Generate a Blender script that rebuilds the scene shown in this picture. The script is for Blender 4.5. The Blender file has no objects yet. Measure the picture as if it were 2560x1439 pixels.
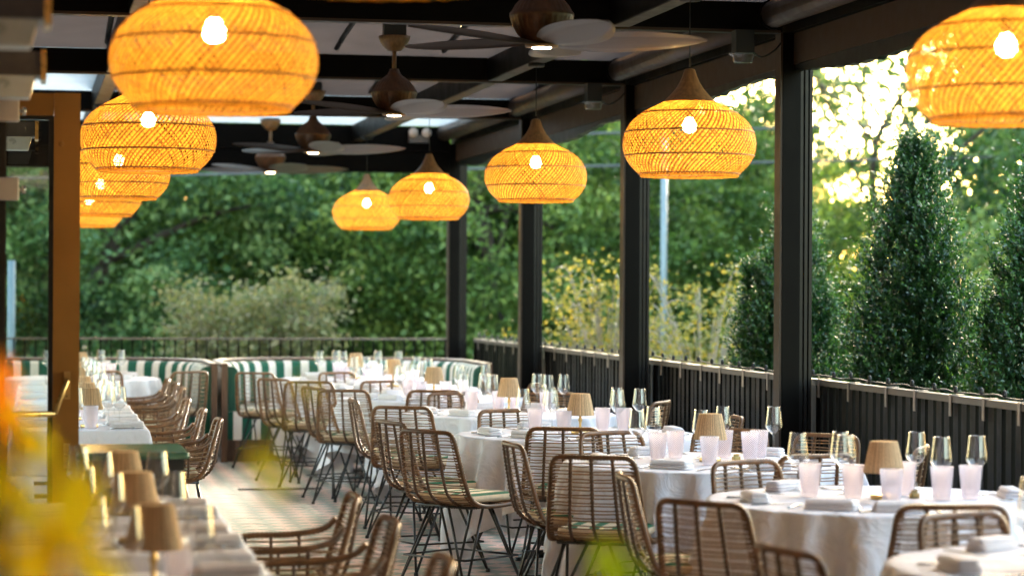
import bpy, math, random
import numpy as np
from mathutils import Vector, Matrix

R = math.radians
random.seed(7)
sc = bpy.context.scene
COL = sc.collection

# ------------------------------------------------------------------ camera
cam_d = bpy.data.cameras.new('camera')
cam_d.lens = 85.0
cam_d.sensor_width = 36.0
cam_d.clip_start = 0.05
cam_d.clip_end = 2000
cam_d.dof.use_dof = True
cam_d.dof.focus_distance = 13.4
cam_d.dof.aperture_fstop = 2.2
cam = bpy.data.objects.new('camera', cam_d)
COL.objects.link(cam)
cam.location = (0, 0, 1.6)
cam.rotation_euler = (R(90), -0.0055, -math.atan(1216 / 6044))
sc.camera = cam

# ------------------------------------------------------------------ world, sun, exposure
SUN_EL, SUN_AZ = R(11), R(28)          # azimuth measured from +Y towards +X
w = bpy.data.worlds.new('World')
sc.world = w
w.use_nodes = True
wn = w.node_tree.nodes
sky = wn.new('ShaderNodeTexSky')
sky.sky_type = 'NISHITA'
sky.sun_disc = False
sky.sun_elevation = SUN_EL
sky.sun_rotation = SUN_AZ
sky.air_density = 1.3
sky.dust_density = 2.5
wn['Background'].inputs['Strength'].default_value = 0.15
w.node_tree.links.new(sky.outputs[0], wn['Background'].inputs[0])
sun_d = bpy.data.lights.new('sun', 'SUN')
sun_d.energy = 3.0
sun_d.angle = R(2.0)
sun_d.color = (1, .90, .74)
sun = bpy.data.objects.new('sun', sun_d)
COL.objects.link(sun)
sdir = Vector((math.sin(SUN_AZ) * math.cos(SUN_EL), math.cos(SUN_AZ) * math.cos(SUN_EL), math.sin(SUN_EL)))
sun.rotation_euler = sdir.to_track_quat('Z', 'Y').to_euler()
sun.location = sdir * 60
vs = sc.view_settings
vs.view_transform = 'Standard'
vs.look = 'None'
vs.gamma = 1
vs.exposure = 4.1
sc.cycles.use_denoising = True
sc.cycles.max_bounces = 10
sc.cycles.diffuse_bounces = 3
sc.cycles.transparent_max_bounces = 24
sc.cycles.caustics_reflective = False
sc.cycles.caustics_refractive = False
sc.cycles.sample_clamp_indirect = 6


# ------------------------------------------------------------------ materials
def new_mat(name):
    m = bpy.data.materials.new(name)
    m.use_nodes = True
    nt = m.node_tree
    return m, nt, nt.nodes, nt.links, nt.nodes['Principled BSDF'], nt.nodes['Material Output']


def mat(name, col, rough=.5, metal=0, var=.12, scale=12, bump=0, bscale=80, stretch=None, spec=.5, emit=None, estr=0, sheen=0):
    m, nt, n, l, p, out = new_mat(name)
    p.inputs['Roughness'].default_value = rough
    p.inputs['Metallic'].default_value = metal
    p.inputs['Specular IOR Level'].default_value = spec
    p.inputs['Base Color'].default_value = (*col, 1)
    if sheen:
        p.inputs['Sheen Weight'].default_value = sheen
    tc = n.new('ShaderNodeTexCoord')
    mp = n.new('ShaderNodeMapping')
    l.new(tc.outputs['Object'], mp.inputs[0])
    if stretch:
        mp.inputs['Scale'].default_value = stretch
    if var:
        nz = n.new('ShaderNodeTexNoise')
        nz.inputs['Scale'].default_value = scale
        nz.inputs['Detail'].default_value = 5
        l.new(mp.outputs[0], nz.inputs['Vector'])
        mr = n.new('ShaderNodeMapRange')
        mr.inputs['From Min'].default_value = .3
        mr.inputs['From Max'].default_value = .7
        mr.inputs['To Min'].default_value = 1 - var
        mr.inputs['To Max'].default_value = 1 + var
        l.new(nz.outputs['Fac'], mr.inputs['Value'])
        oi = n.new('ShaderNodeObjectInfo')
        m2 = n.new('ShaderNodeMapRange')
        m2.inputs['To Min'].default_value = 1 - var * .5
        m2.inputs['To Max'].default_value = 1 + var * .5
        l.new(oi.outputs['Random'], m2.inputs['Value'])
        mul = n.new('ShaderNodeMath'); mul.operation = 'MULTIPLY'
        l.new(mr.outputs[0], mul.inputs[0]); l.new(m2.outputs[0], mul.inputs[1])
        vm = n.new('ShaderNodeVectorMath'); vm.operation = 'SCALE'
        vm.inputs[0].default_value = col
        l.new(mul.outputs[0], vm.inputs['Scale'])
        l.new(vm.outputs[0], p.inputs['Base Color'])
        r2 = n.new('ShaderNodeMapRange')
        r2.inputs['To Min'].default_value = max(0, rough - .12)
        r2.inputs['To Max'].default_value = min(1, rough + .12)
        l.new(nz.outputs['Fac'], r2.inputs['Value'])
        l.new(r2.outputs[0], p.inputs['Roughness'])
    if bump:
        nb = n.new('ShaderNodeTexNoise')
        nb.inputs['Scale'].default_value = bscale
        nb.inputs['Detail'].default_value = 3
        l.new(mp.outputs[0], nb.inputs['Vector'])
        b = n.new('ShaderNodeBump')
        b.inputs['Strength'].default_value = bump
        b.inputs['Distance'].default_value = .01
        l.new(nb.outputs['Fac'], b.inputs['Height'])
        l.new(b.outputs[0], p.inputs['Normal'])
    if emit:
        p.inputs['Emission Color'].default_value = (*emit, 1)
        p.inputs['Emission Strength'].default_value = estr
    return m


def translucent_mat(name, col, tcol, fac, rough=.8, var=.15, scale=30, attr=None, ramp=None, gloss=.0, stretch=None):
    """diffuse front + translucent back light; colour may come from a per-face attribute through a ramp"""
    m, nt, n, l, p, out = new_mat(name)
    p.inputs['Roughness'].default_value = rough
    p.inputs['Specular IOR Level'].default_value = gloss
    tr = n.new('ShaderNodeBsdfTranslucent')
    mx = n.new('ShaderNodeMixShader')
    mx.inputs[0].default_value = fac
    l.new(p.outputs[0], mx.inputs[1]); l.new(tr.outputs[0], mx.inputs[2])
    l.new(mx.outputs[0], out.inputs['Surface'])
    if attr:
        at = n.new('ShaderNodeAttribute'); at.attribute_name = attr
        cr = n.new('ShaderNodeValToRGB')
        els = cr.color_ramp.elements
        while len(els) < len(ramp):
            els.new(.5)
        for e, (pos, c) in zip(els, ramp):
            e.position = pos; e.color = (*c, 1)
        l.new(at.outputs['Fac'], cr.inputs[0])
        oi = n.new('ShaderNodeObjectInfo')
        hs = n.new('ShaderNodeHueSaturation')
        mr = n.new('ShaderNodeMapRange')
        mr.inputs['To Min'].default_value = .8; mr.inputs['To Max'].default_value = 1.2
        l.new(oi.outputs['Random'], mr.inputs['Value'])
        l.new(mr.outputs[0], hs.inputs['Value'])
        l.new(cr.outputs[0], hs.inputs['Color'])
        l.new(hs.outputs[0], p.inputs['Base Color'])
        vm = n.new('ShaderNodeVectorMath'); vm.operation = 'MULTIPLY'
        vm.inputs[1].default_value = tcol
        l.new(hs.outputs[0], vm.inputs[0]); l.new(vm.outputs[0], tr.inputs[0])
    else:
        tc = n.new('ShaderNodeTexCoord'); nz = n.new('ShaderNodeTexNoise')
        mp = n.new('ShaderNodeMapping')
        if stretch: mp.inputs['Scale'].default_value = stretch
        l.new(tc.outputs['Object'], mp.inputs[0])
        nz.inputs['Scale'].default_value = scale
        nz.inputs['Detail'].default_value = 4
        l.new(mp.outputs[0], nz.inputs['Vector'])
        mr = n.new('ShaderNodeMapRange')
        mr.inputs['From Min'].default_value = .3; mr.inputs['From Max'].default_value = .7
        mr.inputs['To Min'].default_value = 1 - var; mr.inputs['To Max'].default_value = 1 + var
        l.new(nz.outputs['Fac'], mr.inputs['Value'])
        for c, dst in ((col, p.inputs['Base Color']), (tcol, tr.inputs[0])):
            vm = n.new('ShaderNodeVectorMath'); vm.operation = 'SCALE'
            vm.inputs[0].default_value = c
            l.new(mr.outputs[0], vm.inputs['Scale']); l.new(vm.outputs[0], dst)
    return m


def porous(m, fac):
    """let a share of light straight through: gaps between the fine canes of one strand"""
    nt = m.node_tree; n = nt.nodes; l = nt.links
    out = n['Material Output']; src = out.inputs['Surface'].links[0].from_socket
    t = n.new('ShaderNodeBsdfTransparent'); mx = n.new('ShaderNodeMixShader'); mx.inputs[0].default_value = fac
    l.new(src, mx.inputs[1]); l.new(t.outputs[0], mx.inputs[2]); l.new(mx.outputs[0], out.inputs['Surface'])


def glass_mat(name, tint=(.97, .98, .98), ior=1.45, rough=.01, extra=.0):
    m, nt, n, l, p, out = new_mat(name)
    n.remove(p)
    t = n.new('ShaderNodeBsdfTransparent'); t.inputs[0].default_value = (*tint, 1)
    g = n.new('ShaderNodeBsdfGlossy'); g.inputs['Roughness'].default_value = rough
    f = n.new('ShaderNodeLayerWeight'); f.inputs['Blend'].default_value = .5
    pw = n.new('ShaderNodeMath'); pw.operation = 'POWER'; pw.inputs[1].default_value = 3.2
    l.new(f.outputs['Facing'], pw.inputs[0])
    ad = n.new('ShaderNodeMath'); ad.operation = 'MULTIPLY_ADD'; ad.use_clamp = True
    ad.inputs[1].default_value = .9; ad.inputs[2].default_value = .045 + extra
    l.new(pw.outputs[0], ad.inputs[0])
    mx = n.new('ShaderNodeMixShader')
    l.new(ad.outputs[0], mx.inputs[0]); l.new(t.outputs[0], mx.inputs[1]); l.new(g.outputs[0], mx.inputs[2])
    l.new(mx.outputs[0], out.inputs['Surface'])
    return m


def stripe_mat(name, c1, c2, axis, period, duty=.5, uv=False, rough=.8, phase=0.):
    m, nt, n, l, p, out = new_mat(name)
    p.inputs['Roughness'].default_value = rough
    p.inputs['Specular IOR Level'].default_value = .25
    tc = n.new('ShaderNodeTexCoord'); sx = n.new('ShaderNodeSeparateXYZ')
    l.new(tc.outputs['UV' if uv else 'Object'], sx.inputs[0])
    dv = n.new('ShaderNodeMath'); dv.operation = 'MULTIPLY_ADD'
    dv.inputs[1].default_value = 1 / period; dv.inputs[2].default_value = 50 + phase
    l.new(sx.outputs[axis], dv.inputs[0])
    fr = n.new('ShaderNodeMath'); fr.operation = 'FRACT'
    l.new(dv.outputs[0], fr.inputs[0])
    gt = n.new('ShaderNodeMath'); gt.operation = 'GREATER_THAN'; gt.inputs[1].default_value = duty
    l.new(fr.outputs[0], gt.inputs[0])
    mx = n.new('ShaderNodeMix'); mx.data_type = 'RGBA'
    mx.inputs[6].default_value = (*c1, 1); mx.inputs[7].default_value = (*c2, 1)
    l.new(gt.outputs[0], mx.inputs[0])
    nz = n.new('ShaderNodeTexNoise'); nz.inputs['Scale'].default_value = 260
    l.new(tc.outputs['Object'], nz.inputs['Vector'])
    mr = n.new('ShaderNodeMapRange'); mr.inputs['To Min'].default_value = .82; mr.inputs['To Max'].default_value = 1.15
    l.new(nz.outputs['Fac'], mr.inputs['Value'])
    vm = n.new('ShaderNodeVectorMath'); vm.operation = 'SCALE'
    l.new(mx.outputs[2], vm.inputs[0]); l.new(mr.outputs[0], vm.inputs['Scale'])
    l.new(vm.outputs[0], p.inputs['Base Color'])
    b = n.new('ShaderNodeBump'); b.inputs['Strength'].default_value = .25; b.inputs['Distance'].default_value = .004
    l.new(nz.outputs['Fac'], b.inputs['Height']); l.new(b.outputs[0], p.inputs['Normal'])
    return m


M = {}
M['rattan'] = mat('rattan', (.15, .066, .023), .40, var=.4, scale=26, spec=.5)
M['rattan_dark'] = mat('rattan_rib', (.085, .038, .015), .42, var=.35, scale=40)
M['rattan_pale'] = mat('rattan_strand', (.25, .138, .062), .42, var=.3, scale=50)
M['black_metal'] = mat('black_metal', (.012, .012, .013), .32, var=.25, scale=30)
M['bronze_paint'] = mat('dark_brown_paint', (.0019, .0013, .0010), .45, spec=.06, var=.15, scale=6, bump=.04, bscale=300)
M['trim_and_lit_faces'] = mat('brown_trim_and_lit_faces', (.045, .028, .019), .45, spec=.2, var=.12)  # brown trim; also paints lit post sides and lamp-lit beam undersides
M['track'] = mat('anodised_track', (.007, .006, .006), .35, spec=.2, metal=.05, var=.1)
M['cloth'] = translucent_mat('white_cloth', (.83, .815, .87), (.5, .47, .49), .10, .85, var=.035, scale=9)
def wrinkle(m, scale, st, dist):
    nt = m.node_tree; n = nt.nodes; l = nt.links
    tc = n.new('ShaderNodeTexCoord'); nz = n.new('ShaderNodeTexNoise')
    nz.inputs['Scale'].default_value = scale; nz.inputs['Detail'].default_value = 4; nz.inputs['Distortion'].default_value = 1.4
    l.new(tc.outputs['Object'], nz.inputs['Vector'])
    b = n.new('ShaderNodeBump'); b.inputs['Strength'].default_value = st; b.inputs['Distance'].default_value = dist
    l.new(nz.outputs['Fac'], b.inputs['Height']); l.new(b.outputs[0], n['Principled BSDF'].inputs['Normal'])


wrinkle(M['cloth'], 5.5, .55, .05)
M['napkin'] = translucent_mat('napkin_cloth', (.86, .81, .82), (.5, .44, .44), .08, .9, var=.05, scale=60)
M['cushion'] = stripe_mat('striped_cushion', (.72, .60, .42), (.035, .16, .085), 0, .105, .55)
M['cushion_edge'] = mat('cushion_piping', (.70, .55, .36), .85, var=.08, scale=40)
M['booth_stripe'] = stripe_mat('booth_stripe', (.74, .68, .62), (.014, .095, .06), 0, .172, .46, uv=True)
M['booth_green'] = mat('booth_green', (.012, .075, .045), .75, var=.12, scale=40, bump=.15, bscale=400)
M['booth_wood'] = mat('walnut', (.105, .052, .030), .42, var=.35, scale=5, stretch=(14, 14, 1.2))
M['booth_cap'] = mat('pale_cap', (.16, .10, .075), .35, var=.2, scale=5)
M['glass'] = glass_mat('clear_glass', (.965, .97, .97), 1.5, .015, .015)
M['pane'] = glass_mat('window_pane', (.86, .90, .88), 1.45, .005, .0)
M['brass'] = mat('brass', (.62, .42, .17), .3, metal=1, var=.12, scale=40)
M['raffia'] = translucent_mat('raffia_shade', (.56, .40, .24), (.62, .42, .24), .30, .8, var=.25, scale=60, stretch=(9, 9, .6))
def pleats(m, k, amp):
    nt = m.node_tree; n = nt.nodes; l = nt.links
    tc = n.new('ShaderNodeTexCoord'); sx = n.new('ShaderNodeSeparateXYZ'); l.new(tc.outputs['Object'], sx.inputs[0])
    at = n.new('ShaderNodeMath'); at.operation = 'ARCTAN2'; l.new(sx.outputs[1], at.inputs[0]); l.new(sx.outputs[0], at.inputs[1])
    nz = n.new('ShaderNodeTexNoise'); nz.noise_dimensions = '1D'; nz.inputs['Scale'].default_value = k; nz.inputs['Detail'].default_value = 3
    l.new(at.outputs[0], nz.inputs['W'])
    mr = n.new('ShaderNodeMapRange'); mr.inputs['From Min'].default_value = .3; mr.inputs['From Max'].default_value = .7
    mr.inputs['To Min'].default_value = 1 - amp; mr.inputs['To Max'].default_value = 1 + amp
    l.new(nz.outputs['Fac'], mr.inputs['Value'])
    for dst in (n['Principled BSDF'].inputs['Base Color'], n['Translucent BSDF'].inputs[0]):
        src = dst.links[0].from_socket
        vm = n.new('ShaderNodeVectorMath'); vm.operation = 'SCALE'
        l.new(src, vm.inputs[0]); l.new(mr.outputs[0], vm.inputs['Scale']); l.new(vm.outputs[0], dst)


pleats(M['raffia'], 14, .42)
M['steel'] = mat('cutlery_steel', (.55, .54, .53), .22, metal=1, var=.1)
M['dark_steel'] = mat('knife_steel', (.12, .12, .13), .25, metal=1, var=.1)
M['cane'] = translucent_mat('woven_cane', (.55, .32, .06), (.95, .57, .085), .55, .6, var=.25, scale=45, gloss=.2)
M['cane_dark'] = translucent_mat('woven_cane_outer', (.26, .105, .022), (.75, .29, .04), .17, .6, var=.3, scale=45, gloss=.2)
porous(M['cane'], .2); porous(M['cane_dark'], .2)
M['cane_ring'] = mat('cane_ring', (.26, .11, .028), .5, var=.25, scale=40)
M['turned_wood'] = mat('turned_wood', (.24, .125, .05), .42, var=.3, scale=6, stretch=(10, 10, 1))
M['cord'] = mat('black_cord', (.012, .012, .012), .6, var=.1)
M['fan_wood'] = mat('fan_blade_wood', (.092, .070, .060), .5, var=.25, scale=4, stretch=(2, 26, 2))
M['fan_rattan'] = mat('fan_rattan', (.10, .042, .018), .38, var=.35, scale=30)
M['roof_fabric'] = translucent_mat('roof_fabric', (.115, .092, .083), (.12, .096, .088), .14, .9, var=.10, scale=2.2)
M['poly'] = translucent_mat('opal_sheet', (.36, .39, .39), (.36, .39, .39), .5, .5, var=.06, scale=3)
M['rail_cap'] = mat('rail_cap', (.12, .105, .095), .4, spec=.3, var=.15, scale=8)
M['slat'] = mat('black_slat', (.0026, .0022, .0023), .4, spec=.10, var=.3, scale=14)
M['clip'] = mat('steel_clip', (.26, .22, .195), .4, metal=.4, var=.2, scale=30)
M['door_paint'] = mat('bronze_door', (.38, .18, .042), .33, metal=.35, var=.14, scale=4, bump=.05, bscale=250)
M['door_dark'] = mat('door_gasket', (.012, .009, .007), .6, var=.1)
M['white_box'] = mat('beige_plastic', (.55, .47, .42), .45, var=.06)
M['heater'] = mat('heater_casing', (.17, .15, .135), .35, metal=.7, var=.12, scale=20)
M['heater_face'] = mat('heater_reflector', (.50, .54, .54), .3, metal=.2, var=.12)  # pale colour stands in for bright sky reflected in the face
M['station'] = mat('black_cabinet', (.010, .011, .010), .35, var=.2)
M['plaster'] = mat('warm_plaster', (.22, .17, .13), .9, var=.1, scale=2, bump=.1)
M['tile_pink'] = mat('pink_tile', (.76, .53, .45), .33, var=.14, scale=7)
M['tile_green'] = mat('green_tile', (.25, .30, .255), .33, var=.18, scale=7)
M['grout'] = mat('grout', (.10, .09, .08), .9, var=.15, scale=30)
M['bark'] = mat('bark', (.05, .036, .026), .9, var=.35, scale=6, bump=.6, bscale=30, stretch=(3, 3, .6))
M['bark_pale'] = mat('pale_twig', (.30, .25, .19), .85, var=.25, scale=12)
M['pole'] = mat('pale_pole', (.13, .17, .19), .5, var=.08)
M['wire'] = mat('wire', (.05, .055, .06), .6, var=.1)
M['terracotta'] = mat('terracotta', (.36, .16, .09), .85, var=.2, scale=8)
M['soil'] = mat('soil', (.04, .028, .02), .95, var=.3, scale=40)
M['bulb'] = mat('lit_bulb', (1, .9, .7), .4, var=0, emit=(1, .70, .28), estr=18)
M['fan_light'] = mat('lit_disc', (1, .9, .7), .4, var=0, emit=(1, .72, .38), estr=7)
M['menu'] = mat('brass_holder', (.34, .25, .10), .4, metal=.8, var=.1)
M['berry'] = mat('dark_red', (.16, .02, .03), .5, var=.2)

g_lo, g_hi = (.012, .035, .012), (.085, .16, .03)
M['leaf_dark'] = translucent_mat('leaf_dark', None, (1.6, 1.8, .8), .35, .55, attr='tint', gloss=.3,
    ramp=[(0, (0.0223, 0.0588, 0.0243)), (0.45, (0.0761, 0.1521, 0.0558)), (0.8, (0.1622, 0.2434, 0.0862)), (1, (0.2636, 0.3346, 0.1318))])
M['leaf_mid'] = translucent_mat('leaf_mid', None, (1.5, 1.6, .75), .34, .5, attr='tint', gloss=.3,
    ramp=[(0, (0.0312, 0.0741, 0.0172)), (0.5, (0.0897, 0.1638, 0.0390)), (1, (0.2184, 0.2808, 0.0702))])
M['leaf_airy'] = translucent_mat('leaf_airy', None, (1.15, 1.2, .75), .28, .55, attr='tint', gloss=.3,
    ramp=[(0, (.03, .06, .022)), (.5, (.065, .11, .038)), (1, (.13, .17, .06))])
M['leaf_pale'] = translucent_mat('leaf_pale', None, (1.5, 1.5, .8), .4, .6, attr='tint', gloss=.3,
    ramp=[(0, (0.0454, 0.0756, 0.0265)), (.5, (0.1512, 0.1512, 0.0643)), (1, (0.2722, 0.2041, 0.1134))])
M['leaf_yellow'] = translucent_mat('leaf_yellow', None, (1.3, 1.2, .5), .4, .6, attr='tint', gloss=.3,
    ramp=[(0, (0.0600, 0.0900, 0.0300)), (.55, (0.2040, 0.2040, 0.0720)), (1, (0.3720, 0.2640, 0.0300))])
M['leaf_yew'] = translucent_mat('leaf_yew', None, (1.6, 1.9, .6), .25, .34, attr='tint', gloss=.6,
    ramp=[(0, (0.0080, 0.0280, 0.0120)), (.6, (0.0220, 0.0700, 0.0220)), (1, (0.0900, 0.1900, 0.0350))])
M['leaf_front'] = translucent_mat('leaf_front', None, (1.5, 1.3, .5), .5, .5, attr='tint', gloss=.3,
    ramp=[(0, (0.2260, 0.5168, 0.0483)), (.35, (0.7267, 0.7752, 0.0483)), (.7, (1.2111, 0.8882, 0.0483)), (1, (1.2111, 0.3231, 0.0323))])


def hobnail():
    m, nt, n, l, p, out = new_mat('pink_hobnail_glass')
    p.inputs['Base Color'].default_value = (.62, .60, .64, 1)
    p.inputs['Roughness'].default_value = .16
    p.inputs['Specular IOR Level'].default_value = .6
    tr = n.new('ShaderNodeBsdfTranslucent'); tr.inputs[0].default_value = (.80, .76, .81, 1)
    tp = n.new('ShaderNodeBsdfTransparent'); tp.inputs[0].default_value = (.97, .95, .965, 1)
    tc = n.new('ShaderNodeTexCoord'); nz = n.new('ShaderNodeTexNoise'); nz.inputs['Scale'].default_value = 60
    l.new(tc.outputs['Object'], nz.inputs['Vector'])
    b = n.new('ShaderNodeBump'); b.inputs['Strength'].default_value = .1; b.inputs['Distance'].default_value = .002
    l.new(nz.outputs['Fac'], b.inputs['Height']); l.new(b.outputs[0], p.inputs['Normal'])
    sx = n.new('ShaderNodeSeparateXYZ'); l.new(tc.outputs['Object'], sx.inputs[0])
    at = n.new('ShaderNodeMath'); at.operation = 'ARCTAN2'; l.new(sx.outputs[1], at.inputs[0]); l.new(sx.outputs[0], at.inputs[1])
    def sine(src, k):
        a = n.new('ShaderNodeMath'); a.operation = 'MULTIPLY'; a.inputs[1].default_value = k; l.new(src, a.inputs[0])
        b_ = n.new('ShaderNodeMath'); b_.operation = 'SINE'; l.new(a.outputs[0], b_.inputs[0])
        return b_.outputs[0]
    dot = n.new('ShaderNodeMath'); dot.operation = 'MULTIPLY'
    l.new(sine(at.outputs[0], 22), dot.inputs[0]); l.new(sine(sx.outputs[2], 620), dot.inputs[1])
    mr = n.new('ShaderNodeMapRange')
    mr.inputs['From Min'].default_value = -.35; mr.inputs['From Max'].default_value = .5
    mr.inputs['To Min'].default_value = .8; mr.inputs['To Max'].default_value = .3
    l.new(dot.outputs[0], mr.inputs['Value'])
    m1 = n.new('ShaderNodeMixShader'); m1.inputs[0].default_value = .55
    l.new(p.outputs[0], m1.inputs[1]); l.new(tr.outputs[0], m1.inputs[2])
    m2 = n.new('ShaderNodeMixShader'); l.new(mr.outputs[0], m2.inputs[0])
    l.new(m1.outputs[0], m2.inputs[1]); l.new(tp.outputs[0], m2.inputs[2])
    l.new(m2.outputs[0], out.inputs['Surface'])
    return m


M['hobnail'] = hobnail()


def marble():
    m, nt, n, l, p, out = new_mat('green_marble')
    tc = n.new('ShaderNodeTexCoord'); nz = n.new('ShaderNodeTexNoise')
    nz.inputs['Scale'].default_value = 5; nz.inputs['Detail'].default_value = 9; nz.inputs['Distortion'].default_value = 2.5
    l.new(tc.outputs['Object'], nz.inputs['Vector'])
    cr = n.new('ShaderNodeValToRGB')
    cr.color_ramp.elements[0].position = .35; cr.color_ramp.elements[0].color = (.006, .03, .016, 1)
    cr.color_ramp.elements[1].position = .7; cr.color_ramp.elements[1].color = (.10, .22, .13, 1)
    l.new(nz.outputs['Fac'], cr.inputs[0]); l.new(cr.outputs[0], p.inputs['Base Color'])
    p.inputs['Roughness'].default_value = .15
    return m


M['marble'] = marble()


def grass_mat():
    m, nt, n, l, p, out = new_mat('lawn')
    tc = n.new('ShaderNodeTexCoord'); nz = n.new('ShaderNodeTexNoise')
    nz.inputs['Scale'].default_value = .7; nz.inputs['Detail'].default_value = 8
    l.new(tc.outputs['Object'], nz.inputs['Vector'])
    cr = n.new('ShaderNodeValToRGB')
    cr.color_ramp.elements[0].position = .3; cr.color_ramp.elements[0].color = (.02, .045, .012, 1)
    cr.color_ramp.elements[1].position = .75; cr.color_ramp.elements[1].color = (.09, .10, .035, 1)
    l.new(nz.outputs['Fac'], cr.inputs[0]); l.new(cr.outputs[0], p.inputs['Base Color'])
    p.inputs['Roughness'].default_value = .95
    return m


M['lawn'] = grass_mat()


# ------------------------------------------------------------------ mesh helpers
class MB:
    def __init__(s):
        s.v = []; s.f = []; s.m = []; s.s = []; s.uv = []

    def add(s, vs_, fs, m=0, smooth=False, uvs=None):
        o = len(s.v)
        s.v.extend([tuple(q) for q in vs_])
        for i, f in enumerate(fs):
            s.f.append(tuple(o + k for k in f)); s.m.append(m); s.s.append(smooth)
            s.uv.append(uvs[i] if uvs else None)
        return s

    def box(s, x0, x1, y0, y1, z0, z1, m=0):
        vs_ = [(x, y, z) for z in (z0, z1) for y in (y0, y1) for x in (x0, x1)]
        return s.add(vs_, [(0, 2, 3, 1), (4, 5, 7, 6), (0, 1, 5, 4), (2, 6, 7, 3), (0, 4, 6, 2), (1, 3, 7, 5)], m)

    def rbox(s, x0, x1, y0, y1, z0, z1, r, m=0, seg=3, puff=0.):
        """box with rounded vertical corners and a rounded rim; puff swells the top"""
        def ring(ins, z):
            o = []
            rr = max(r - ins, .0005)
            for cx, cy, a0 in ((x1 - r, y1 - r, 0), (x0 + r, y1 - r, 90), (x0 + r, y0 + r, 180), (x1 - r, y0 + r, 270)):
                for k in range(seg + 1):
                    a = R(a0 + 90 * k / seg)
                    o.append((cx + rr * math.cos(a), cy + rr * math.sin(a), z))
            return o
        h = (z1 - z0)
        e = min(h * .45, r * .8)
        lv = [(e, z0), (e * .3, z0 + e * .3), (0, z0 + e), (0, z1 - e), (e * .3, z1 - e * .3), (e, z1), (e * 2.2, z1 + puff * .7), (min(x1 - x0, y1 - y0) * .28, z1 + puff)]
        rings = [ring(a, z) if a < r else [( (px - (x0 + x1) / 2) * (1 - (a - r) / ((x1 - x0) / 2)) + (x0 + x1) / 2, (py - (y0 + y1) / 2) * (1 - (a - r) / ((y1 - y0) / 2)) + (y0 + y1) / 2, z) for px, py, _ in ring(r * .98, z)] for a, z in lv]
        n = len(rings[0]); vs_ = [q for g in rings for q in g]; fs = []
        for i in range(len(rings) - 1):
            for k in range(n):
                fs.append((i * n + k, i * n + (k + 1) % n, (i + 1) * n + (k + 1) % n, (i + 1) * n + k))
        fs.append(tuple(range(n - 1, -1, -1)))
        fs.append(tuple((len(rings) - 1) * n + k for k in range(n)))
        return s.add(vs_, fs, m, True)

    def tube(s, pts, rad, seg=6, closed=False, m=0, smooth=True, caps=True):
        P = [Vector(p) for p in pts]; n = len(P)
        if not hasattr(rad, '__len__'): rad = [rad] * n
        vs_ = []; up = None
        for i, p in enumerate(P):
            if closed: t = P[(i + 1) % n] - P[i - 1]
            else: t = P[min(i + 1, n - 1)] - P[max(i - 1, 0)]
            if t.length < 1e-9: t = Vector((0, 0, 1))
            t.normalize()
            if up is None:
                a = Vector((0, 0, 1)) if abs(t.z) < .9 else Vector((1, 0, 0))
                up = t.cross(a).normalized()
            up = (up - t * up.dot(t))
            if up.length < 1e-6:
                up = t.orthogonal()
            up.normalize()
            b = t.cross(up)
            for k in range(seg):
                a = 2 * math.pi * k / seg
                vs_.append(p + (up * math.cos(a) + b * math.sin(a)) * rad[i])
        fs = []
        for i in range(n if closed else n - 1):
            j = (i + 1) % n
            for k in range(seg):
                fs.append((i * seg + k, i * seg + (k + 1) % seg, j * seg + (k + 1) % seg, j * seg + k))
        if caps and not closed:
            fs.append(tuple(range(seg - 1, -1, -1)))
            fs.append(tuple((n - 1) * seg + k for k in range(seg)))
        return s.add(vs_, fs, m, smooth)

    def lathe(s, prof, seg=24, c=(0, 0, 0), m=0, smooth=True, cap=True, mod=None):
        vs_ = []
        for i, (r, z) in enumerate(prof):
            for k in range(seg):
                a = 2 * math.pi * k / seg
                q = r * (mod(i, a) if mod else 1)
                vs_.append((c[0] + q * math.cos(a), c[1] + q * math.sin(a), c[2] + z))
        fs = []
        for i in range(len(prof) - 1):
            for k in range(seg):
                fs.append((i * seg + k, i * seg + (k + 1) % seg, (i + 1) * seg + (k + 1) % seg, (i + 1) * seg + k))
        if cap:
            fs.append(tuple(range(seg - 1, -1, -1)))
            fs.append(tuple((len(prof) - 1) * seg + k for k in range(seg)))
        return s.add(vs_, fs, m, smooth)

    def mesh(s, name, mats):
        me = bpy.data.meshes.new(name)
        me.from_pydata(s.v, [], s.f)
        for q in (mats if isinstance(mats, (list, tuple)) else [mats]):
            me.materials.append(M[q])
        me.polygons.foreach_set('material_index', s.m)
        me.polygons.foreach_set('use_smooth', s.s)
        if any(u is not None for u in s.uv):
            ul = me.uv_layers.new(name='UVMap')
            flat = []
            for f, u in zip(s.f, s.uv):
                for k in range(len(f)):
                    flat.extend(u[k] if u else (0, 0))
            ul.data.foreach_set('uv', flat)
        me.update()
        return me

    def build(s, name, mats, parent=None, loc=(0, 0, 0), rz=0):
        return link(name, s.mesh(name, mats), parent, loc, rz)


def link(name, me, parent=None, loc=(0, 0, 0), rz=0):
    o = bpy.data.objects.new(name, me)
    COL.objects.link(o)
    o.location = loc; o.rotation_euler = (0, 0, rz)
    if parent: o.parent = parent
    return o


def tag(o, label=None, cat=None, group=None, kind=None):
    if label: o['label'] = label
    if cat: o['category'] = cat
    if group: o['group'] = group
    if kind: o['kind'] = kind
    return o


def thing(name, label, cat, loc=(0, 0, 0), rz=0, group=None):
    o = bpy.data.objects.new(name, None)
    COL.objects.link(o)
    o.empty_display_size = .1
    o.location = loc; o.rotation_euler = (0, 0, rz)
    return tag(o, label, cat, group)


KIDS = {}


def kids(o):
    return [c for c in o.children]


def copy_tree(o, parent=None):
    c = o.copy(); COL.objects.link(c)
    c.parent = parent
    for ch in kids(o): copy_tree(ch, c)
    return c


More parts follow.
